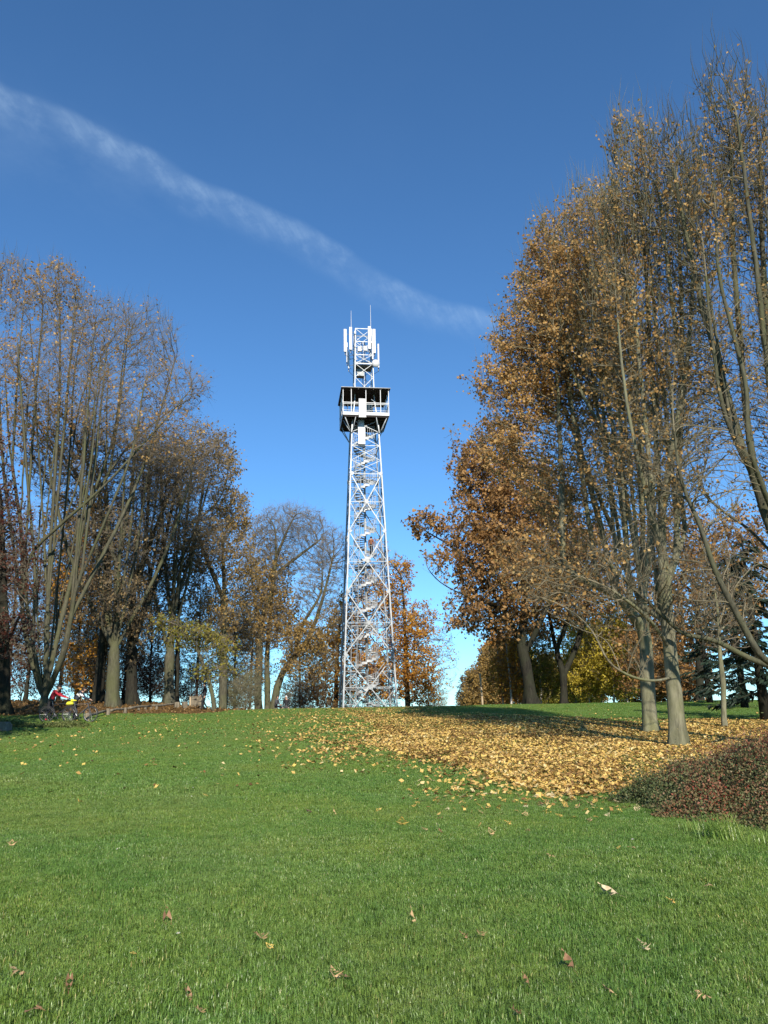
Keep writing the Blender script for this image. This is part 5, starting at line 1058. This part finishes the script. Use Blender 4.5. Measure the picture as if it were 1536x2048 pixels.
# ------------------------------------------------------------------ people
SKIN = plain('skin', (.45, .27, .19), .5, 0, .05); HAIR = plain('dark_hair', (.03, .022, .018), .6)
CL = {'red': plain('red_jacket', (.42, .02, .035), .7), 'black': plain('black_cloth', (.014, .014, .017), .8), 'navy': plain('navy_jacket', (.022, .030, .05), .7), 'brown': plain('brown_jacket', (.20, .085, .045), .8), 'white': plain('white_cloth', (.75, .73, .70), .8), 'dgrey': plain('grey_cloth', (.06, .06, .065), .8), 'blackshoe': plain('black_shoe', (.02, .02, .02), .5)}
def person(label, loc, rz, pose, top, legs, hair=HAIR, scale=1.0, stripe=None):
    """one skinned body facing +x; pose gives joints; materials by nearest bone"""
    J = dict(pel=(0, 0, .93), spine=(.0, 0, 1.15), chest=(.01, 0, 1.36), neck=(.01, 0, 1.50), head0=(.03, 0, 1.58), head1=(.04, 0, 1.70))
    for s, n in ((1, 'l'), (-1, 'r')):
        J.update({'sh' + n: (0, s * .18, 1.42), 'el' + n: (-.03, s * .25, 1.14), 'wr' + n: (.07, s * .25, .90), 'hip' + n: (0, s * .09, .90), 'kn' + n: (.03, s * .10, .50), 'an' + n: (-.02, s * .10, .09), 'to' + n: (.15, s * .12, .03)})
    J.update(pose)
    rad = dict(pel=.145, spine=.135, chest=.15, neck=.055, head0=.085, head1=.085)
    rad.update({a + b: r_ for a, r_ in (('sh', .072), ('el', .050), ('wr', .034), ('hip', .10), ('kn', .066), ('an', .046), ('to', .038)) for b in 'lr'})
    names = list(J); E = [('pel', 'spine'), ('spine', 'chest'), ('chest', 'neck'), ('neck', 'head0'), ('head0', 'head1')]
    for n in 'lr': E += [('chest', 'sh' + n), ('sh' + n, 'el' + n), ('el' + n, 'wr' + n), ('pel', 'hip' + n), ('hip' + n, 'kn' + n), ('kn' + n, 'an' + n), ('an' + n, 'to' + n)]
    V = [Vector(J[k]) for k in names]; Rd = [rad[k] for k in names]; Ed = [(names.index(a), names.index(b)) for a, b in E]; grp = {k: k for k in names}
    for n, s in (('l', 1), ('r', -1)):          # palm and five fingers
        w = Vector(J['wr' + n]); e = Vector(J['el' + n]); d = (w - e).normalized(); side = d.cross(Vector((1, 0, .2))).normalized(); bend = d.cross(side).normalized()
        pi = len(V); V.append(w + d * .075); Rd.append(.030); names.append('hand' + n); Ed.append((names.index('wr' + n), pi))
        for q, L_ in ((-1.5, .055), (-.5, .068), (.5, .072), (1.5, .064)):
            i = len(V); V.append(w + d * .10 + side * q * .019); Rd.append(.010); V.append(w + d * (.10 + L_ * .6) + side * q * .021 + bend * .012); Rd.append(.009); V.append(w + d * (.10 + L_) + side * q * .020 + bend * .035); Rd.append(.008)
            names += ['hand' + n] * 3; Ed += [(pi, i), (i, i + 1), (i + 1, i + 2)]
        i = len(V); V.append(w + d * .045 + side * -.04 + bend * .015); Rd.append(.011); V.append(w + d * .085 + side * -.055 + bend * .03); Rd.append(.009); names += ['hand' + n] * 2; Ed += [(pi, i), (i, i + 1)]
    me = bpy.data.meshes.new('body'); me.from_pydata([tuple(v) for v in V], Ed, [])
    tmp = bpy.data.objects.new('body_tmp', me); C.objects.link(tmp)
    md = tmp.modifiers.new('s', 'SKIN'); md.use_smooth_shade = True
    for sv, r_ in zip(me.skin_vertices[0].data, Rd): sv.radius = (r_, r_)
    me.skin_vertices[0].data[0].use_root = True
    sb = tmp.modifiers.new('d', 'SUBSURF'); sb.levels = 1; sb.render_levels = 1
    dg = bpy.context.evaluated_depsgraph_get(); out = bpy.data.meshes.new_from_object(tmp.evaluated_get(dg)); bpy.data.objects.remove(tmp)
    for m_ in (SKIN, CL[top], CL[legs], hair, CL['blackshoe'], CL[stripe] if stripe else CL[top]): out.materials.append(m_)
    seg = [(V[a], V[b], names[a], names[b]) for a, b in Ed]
    h0, h1 = Vector(J['head0']), Vector(J['head1']); up = (h1 - h0).normalized(); fwd = Vector((1, 0, 0))
    for p in out.polygons:
        c = p.center; best = 1e9; nm = ''
        for a, b, na, nb in seg:
            ab = b - a; t = max(0, min(1, (c - a).dot(ab) / max(ab.dot(ab), 1e-6))); dd = (c - a - ab * t).length
            if dd < best: best = dd; nm = (na if t < .5 else nb, t)
        k = nm[0]
        if k.startswith('head') or k == 'neck':
            rel = c - (h0 + h1) / 2; p.material_index = 3 if (rel.dot(up) > .035 or rel.x < -.01) and k != 'neck' else 0
        elif k.startswith('hand'): p.material_index = 0
        elif k[:2] in ('to', 'an') and k[:3] != 'tor': p.material_index = 4 if k.startswith('to') or c.z < J['an' + k[2]][2] + .0 else 2
        elif k[:2] in ('ki', 'kn', 'hi') or k == 'pel': p.material_index = 2
        elif stripe and k[:2] in ('sh', 'el') and c.y * (1 if k[2] == 'l' else -1) > .0 and abs(c.z - (J['sh' + k[2]][2] + J['el' + k[2]][2]) / 2) < .055: p.material_index = 5 if k[2] == 'r' else 1
        else: p.material_index = 1
    out.name = 'body'
    t = empty('person', label, 'person', tuple(loc), rz); t.scale = (scale,) * 3
    obj('body', out, None, t)
    # face: nose, eyes, ears, and the cap of hair
    hc = (h0 + h1) / 2; f = MB()
    f.tube([hc + Vector((.085, 0, .0)), hc + Vector((.108, 0, -.028))], [.008, .014], 6).build('nose', SKIN, t)
    for s in (-1, 1):
        MB().tube([hc + Vector((.076, s * .032, .012)), hc + Vector((.088, s * .030, .012))], [.011, .007], 6).build('eye', HAIR, t)
        MB().tube([hc + Vector((.0, s * .083, -.01)), hc + Vector((-.01, s * .098, .0))], [.022, .018], 6).build('ear', SKIN, t)
    MB().tube([hc + Vector((.080, -.022, -.052)), hc + Vector((.086, 0, -.054)), hc + Vector((.080, .022, -.052))], .006, 5).build('mouth', CL['brown'], t)
    hm = MB(); kk = 12; rows = [(.0, .104), (.045, .102), (.085, .075), (.105, .02)]
    Vv = []; Fc = []
    for z_, r_ in rows:
        for q in range(kk):
            a = 2 * math.pi * q / kk; back = 1 if math.cos(a) < .35 else (.6 if z_ < .03 else 1); Vv.append(hc + Vector((-.012 + r_ * math.cos(a) * (back if z_ < .03 else 1), r_ * .92 * math.sin(a), z_ + (-.06 if (math.cos(a) < -.1 and z_ == 0) else (.03 if z_ == 0 else 0)))))
    for i in range(3):
        for q in range(kk): Fc.append((i * kk + q, i * kk + (q + 1) % kk, (i + 1) * kk + (q + 1) % kk, (i + 1) * kk + q))
    Fc.append(tuple(3 * kk + q for q in range(kk)))
    hm.add(Vv, Fc).build('hair', hair, t, smooth=True)
    return t
def gp(px, d): g = ground_at(px, d); return (g[0], g[1], float(g[2]))

# cyclists at the wood edge
CYD = 39.0
lean = dict(spine=(.08, 0, 1.13), chest=(.20, 0, 1.28), neck=(.27, 0, 1.40), head0=(.33, 0, 1.46), head1=(.38, 0, 1.57), shl=(.20, .18, 1.33), shr=(.20, -.18, 1.33), ell=(.45, .22, 1.16), elr=(.45, -.22, 1.16), wrl=(.70, .20, 1.06), wrr=(.70, -.20, 1.06), knl=(.10, .10, .50), anl=(-.06, .10, .10), tol=(.10, .12, .04), knr=(-.06, -.10, .48), anr=(-.22, -.10, .12), tor=(-.06, -.12, .05))
person('person in red jacket and black trousers bending forward to a bicycle handlebar', gp(98, CYD), R(4), lean, 'red', 'black', scale=1.02)
bend = dict(spine=(.10, 0, 1.10), chest=(.22, 0, 1.22), neck=(.32, 0, 1.33), head0=(.37, 0, 1.38), head1=(.42, 0, 1.49), shl=(.22, .18, 1.28), shr=(.22, -.18, 1.28), ell=(.40, .22, 1.06), elr=(.42, -.22, 1.05), wrl=(.62, .18, .98), wrr=(.64, -.18, .98))
person('person in dark jacket with white sleeve stripe stooping behind the bicycle with the yellow bag', gp(148, CYD + .8), R(8), bend, 'navy', 'black', stripe='white', scale=1.0)
walk = dict(knl=(.14, .10, .50), anl=(.16, .10, .09), tol=(.33, .12, .04), knr=(.02, -.10, .49), anr=(-.20, -.10, .14), tor=(-.05, -.12, .05), ell=(-.10, .25, 1.15), wrl=(-.02, .24, .92), elr=(.06, -.25, 1.15), wrr=(.20, -.24, .95))
person('person dressed all in black walking past the wooden chest under yellow-green leaves', gp(408, 53.0), R(200), walk, 'black', 'black', scale=1.0)
g1, g2 = ground_at(572, 63.0), ground_at(551, 62.0)
person('pale-haired person in dark coat standing beyond the crest beside the leaning oak', (g1[0], g1[1], float(g1[2]) + .05), R(250), {}, 'black', 'dgrey', hair=CL['white'], scale=1.0)
sit = dict(pel=(0, 0, .50), spine=(.05, 0, .72), chest=(.10, 0, .93), neck=(.12, 0, 1.07), head0=(.15, 0, 1.14), head1=(.17, 0, 1.26), shl=(.10, .18, .99), shr=(.10, -.18, .99), ell=(.16, .24, .72), elr=(.16, -.24, .72), wrl=(.36, .16, .66), wrr=(.36, -.16, .66), hipl=(.02, .10, .49), hipr=(.02, -.10, .49), knl=(.44, .11, .52), knr=(.44, -.11, .52), anl=(.42, .11, .09), anr=(.42, -.11, .09), tol=(.58, .12, .04), tor=(.58, -.12, .04))
person('person in brown sitting low beyond the crest, left of the pale-haired one', (g2[0], g2[1], float(g2[2]) + .35), R(-20), sit, 'dgrey', 'black', scale=1.0)
seat = MB().tube([(0, 0, 0), (.02, 0, .36), (0, 0, .76)], [.24, .22, .22], 12).build('tree_stump', WOODOLD, loc=(g2[0], g2[1], float(g2[2]) - .02)); tag(seat, 'weathered stump used as a seat beyond the crest', 'stump')

# person climbing the tower stair
def climber():
    T, bx, rs, rise, da, zb, per = TOWER; best = None
    for s in range(300):
        a = s * da + R(200); z = zb + s * rise; an = (a % (2 * math.pi)) / math.pi * 180
        if abs(z - lz(1104, .6)) < 1.3 and 290 < an < 340:
            best = (a, z) if best is None or abs(z - lz(1104, .6)) < abs(best[1] - lz(1104, .6)) else best
    a, z = best; M = Matrix.Translation((bx[0], TY, 0)) @ Matrix.Rotation(R(7.4), 4, 'Z'); p = M @ Vector((math.cos(a) * .55, math.sin(a) * .55, z + .022))
    person('dark-haired person in brown jacket on the spiral stair, halfway up the tower', p, a + R(97.4), dict(knl=(.12, .10, .56), anl=(.10, .10, .16), tol=(.24, .11, .12)), 'brown', 'black')
climber()

# ------------------------------------------------------------------ bicycles
RUB = plain('rubber', (.02, .02, .02), .7); CHR = plain('chrome', (.30, .30, .31), .35, .7); YEL = plain('yellow_cover', (.62, .60, .04), .5)
def bicycle(label, loc, rz, frame, bag=None, light=False):
    t = empty('bicycle', label, 'bicycle', loc, rz)
    wr = .34; rear, front = Vector((-.52, 0, wr)), Vector((.53, 0, wr)); bb = Vector((-.10, 0, .29)); seat_t = Vector((-.28, 0, .80)); head_t = Vector((.36, 0, .84)); head_b = Vector((.40, 0, .70))
    fr = MB()
    for a, b, r_ in ((bb, seat_t, .016), (bb, head_b, .019), (seat_t, head_t, .015), (head_t, head_b, .02)): fr.tube([a, b], r_, 7)
    for s in (-1, 1): fr.tube([bb + Vector((0, s * .03, 0)), rear + Vector((0, s * .06, 0))], .010, 6); fr.tube([seat_t + Vector((0, s * .02, -.05)), rear + Vector((0, s * .06, 0))], .009, 6)
    fr.build('frame', frame, t)
    fk = MB()
    for s in (-1, 1): fk.tube([head_b + Vector((0, s * .03, 0)), front + Vector((-.03, s * .05, .1)), front + Vector((0, s * .05, 0))], .011, 6)
    fk.build('fork', frame, t)
    for nm, c in (('rear', rear), ('front', front)):
        w = MB(); k = 28; w.tube([c + Vector((math.cos(2 * math.pi * q / k) * .315, 0, math.sin(2 * math.pi * q / k) * .315)) for q in range(k + 1)], .010, 5, cap=False); wo = w.build('wheel', CHR, t)
        MB().tube([c + Vector((math.cos(2 * math.pi * q / k) * .332, 0, math.sin(2 * math.pi * q / k) * .332)) for q in range(k + 1)], .019, 6, cap=False).build('tyre', RUB, wo)
        sp = MB()
        for q in range(20): a = 2 * math.pi * q / 20; sp.tube([c + Vector((0, .03 * (-1) ** q, 0)), c + Vector((math.cos(a) * .31, 0, math.sin(a) * .31))], .0022, 3)
        sp.build('spokes', CHR, wo, kind='stuff'); MB().tube([c + Vector((0, -.05, 0)), c + Vector((0, .05, 0))], .022, 8).build('hub', CHR, wo)
    MB().tube([seat_t, seat_t + Vector((-.05, 0, .17))], .014, 6).build('seat_post', CHR, t)
    sd = MB(); sc = seat_t + Vector((-.05, 0, .19))
    sd.tube([sc + Vector((-.13, 0, .01)), sc + Vector((-.10, 0, .015)), sc + Vector((0, 0, .005)), sc + Vector((.14, 0, 0))], [.05, .085, .045, .018], 10).build('saddle', bag if bag else RUB, t, smooth=True)
    hb = MB().tube([head_t, head_t + Vector((-.02, 0, .14)), head_t + Vector((.02, 0, .16))], .013, 6); ht = head_t + Vector((.02, 0, .16))
    hb.tube([ht + Vector((-.10, -.29, .02)), ht + Vector((0, -.2, 0)), ht, ht + Vector((0, .2, 0)), ht + Vector((-.10, .29, .02))], .012, 6).build('handlebar', RUB, t)
    cr = MB().tube([bb + Vector((0, -.05, 0)), bb + Vector((0, .05, 0))], .07, 16); ck = cr.build('chainring', RUB, t)
    for s in (-1, 1):
        MB().tube([bb + Vector((0, s * .07, 0)), bb + Vector((.09 * s, s * .08, -.14 * s))], .011, 5).build('crank', CHR, t); MB().box(bb + Vector((.09 * s, s * .12, -.14 * s)), (.09, .08, .02)).build('pedal', RUB, t)
    for c in (rear, front):
        MB().tube([c + Vector((math.cos(a) * .37, 0, math.sin(a) * .37)) for a in np.linspace(R(15), R(165), 9)], .022, 5).build('mudguard', RUB, t)
    if bag:
        MB().box((-.50, 0, .80), (.30, .12, .02)).build('carrier', RUB, t)
        MB().tube([(-.68, 0, .83), (-.62, 0, .86), (-.45, 0, .87), (-.34, 0, .84)], [.05, .09, .09, .05], 10).build('yellow_bag', bag, t, smooth=True)
    if light: MB().tube([(.44, 0, .86), (.50, 0, .86)], [.03, .045], 10).build('headlamp', CHR, t)
    return t
bicycle('black bicycle held by the person in the red jacket', gp(115, CYD - .35), R(6), plain('black_paint', (.02, .02, .025), .35), None, True)
bicycle('bicycle with bright yellow bag and saddle beside the log rail', gp(158, CYD - .3), R(-3), plain('silver_paint', (.10, .105, .115), .35, .3), YEL, True)

# ------------------------------------------------------------------ log rails, posts, chest, pole, stone
def log_rail(label, a, b, r_=.07):
    A_, B_ = ground_at(*a), ground_at(*b); h = .22
    pts = []
    for q in range(6):
        f = q / 5; p = A_ * (1 - f) + B_ * f; pts.append((p[0], p[1] + .03 * math.sin(f * 5), float(H(p[0], p[1])) + h + .02 * math.sin(f * 7 + a[0])))
    o = MB().tube(pts, [r_, r_ * 1.02, r_, r_ * .95, r_ * .92, r_ * .88], 9).build('log_rail', WOODOLD, smooth=True); return tag(o, label, 'log', 'low log rail along the wood edge')
log_rail('log rail running from the bicycle to the first weathered stump post', (172, 40.0), (213, 44.0))
log_rail('log rail between the two weathered stump posts', (219, 44.4), (250, 46.6))
log_rail('log rail beyond the second weathered stump post', (256, 47.0), (300, 50.5))
log_rail('log rail ending at the two square-cut posts', (304, 50.8), (352, 54.0))
def post(label, px, d, w, h, m=WOODOLD, sq=False):
    g = ground_at(px, d); pr = MB()
    if sq: pr.box((0, 0, h / 2 - .05), (w, w * .9, h + .1)); pr.box((0, 0, h + .012), (w * .86, w * .76, .024))
    else: pr.tube([(0, 0, -.1), (.01, 0, h * .5), (.0, 0, h), (0, 0, h + .02)], [w * .54, w * .5, w * .48, w * .40], 10)
    o = pr.build('stump_post', m, loc=tuple(g)); o.rotation_euler = (0, 0, px * .7); tag(o, label, 'post', 'stump posts of the log rail'); return o
post('weathered stump post just right of the yellow-bagged bicycle', 174, 39.4, .24, .36); post('weathered stump post in front of the beech with the broad flare', 215.5, 43.8, .22, .34); post('grey rounded stump post in front of the ivy-dark trunk', 250, 46.4, .20, .26, WOODOLD)
for q, px in enumerate((277, 291, 302, 313)): post('low worn stump post along the middle of the log rail', px, 48.4 + q * .9, .16, .16, WOODOLD)
post('square-cut wooden post in front of the grey trunk pair', 353, 53.6, .32, .34, WOODOLD, True); post('second square-cut wooden post next to the wooden chest', 369, 54.0, .30, .36, WOODOLD, True)
def chest():
    g = ground_at(393, 56.0); t = empty('wooden_chest', 'weathered wooden chest beside the person in black', 'chest', tuple(g), R(8))
    for q in range(4): MB().box((0, -.28, .10 + q * .165), (.95, .035, .155)).build('plank', WOODOLD, t)
    for s in (-1, 1): MB().box((s * .46, 0, .35), (.04, .53, .68)).build('side_panel', WOODOLD, t)
    MB().box((0, .28, .35), (.88, .03, .66)).build('back_panel', WOODOLD, t); MB().box((0, 0, .715), (1.04, .66, .05)).build('lid', WOODOLD, t)
    for s in (-1, 1): MB().box((s * .40, -.31, .35), (.07, .03, .68)).build('corner_post', WOODPALE, t)
chest()
def pole():
    g = ground_at(966, 60.0); t = empty('wooden_pole', 'pale bare wooden pole standing alone at the crest by the thicket', 'pole', tuple(g))
    h = float(W(963, 1347, 60.0)[2]) - g[2]
    MB().tube([(0, 0, -.3), (-.02, 0, h * .3), (-.05, .02, h * .65), (-.10, 0, h - .12)], [.088, .08, .074, .068], 10).build('shaft', WOODPALE, t, smooth=True)
    MB().tube([(-.10, 0, h - .13), (-.10, 0, h - .02), (-.10, 0, h)], [.10, .10, .05], 10).build('cap', WOODPALE, t)
    MB().box((-.03, -.08, h - .38), (.22, .05, .06)).build('peg', WOODPALE, t)
pole()
def stone():
    rng = np.random.default_rng(4); g = ground_at(6, 33.5); bm = bmesh.new(); bmesh.ops.create_icosphere(bm, subdivisions=3, radius=1)
    for v in bm.verts:
        n = v.co.normalized(); f = 1 + .12 * math.sin(n.x * 4 + 1) * math.sin(n.y * 5) + .06 * math.sin(n.z * 9 + n.x * 7)
        v.co = Vector((max(-.72, min(.72, n.x * f)) * .36, max(-.75, min(.75, n.y * f)) * .34, max(-.8, min(.72, n.z * f)) * .33))
    me = bpy.data.meshes.new('boulder'); bm.to_mesh(me); bm.free()
    o = obj('boulder', me, STONE, loc=(g[0], g[1], g[2] + .14)); tag(o, 'squat grey boulder on the lawn edge before the massive dark trunk', 'stone')
stone()
# ground ivy and weeds along the shaded lawn edge
def weeds():
    rng = np.random.default_rng(8); n = 5200; px = rng.uniform(-30, 175, n); P_ = np.array([on for on in [ground_at(float(p), 36.2 + float(d)) for p, d in zip(px[:700], rng.normal(0, .45, 700))]])
    i = rng.integers(0, len(P_), n); Q = P_[i] + rng.normal(0, .13, (n, 3)) * np.array([1, 1, 0]); Q[:, 2] = H(Q[:, 0], Q[:, 1]) + rng.uniform(.0, .22, n) * (.5 + .5 * np.sin(Q[:, 0] * 2.1))
    o = obj('ground_ivy', leaf_mesh('ground_ivy', Q, .085, rng, aspect=.9, hang=0), leaf_mat('weed_leaf', [(.05, .075, .02), (.10, .13, .035), (.17, .19, .06), (.24, .25, .10)]), kind='stuff'); tag(o, 'leafy weeds and ivy along the lawn edge at the cyclists', 'weeds')
weeds()
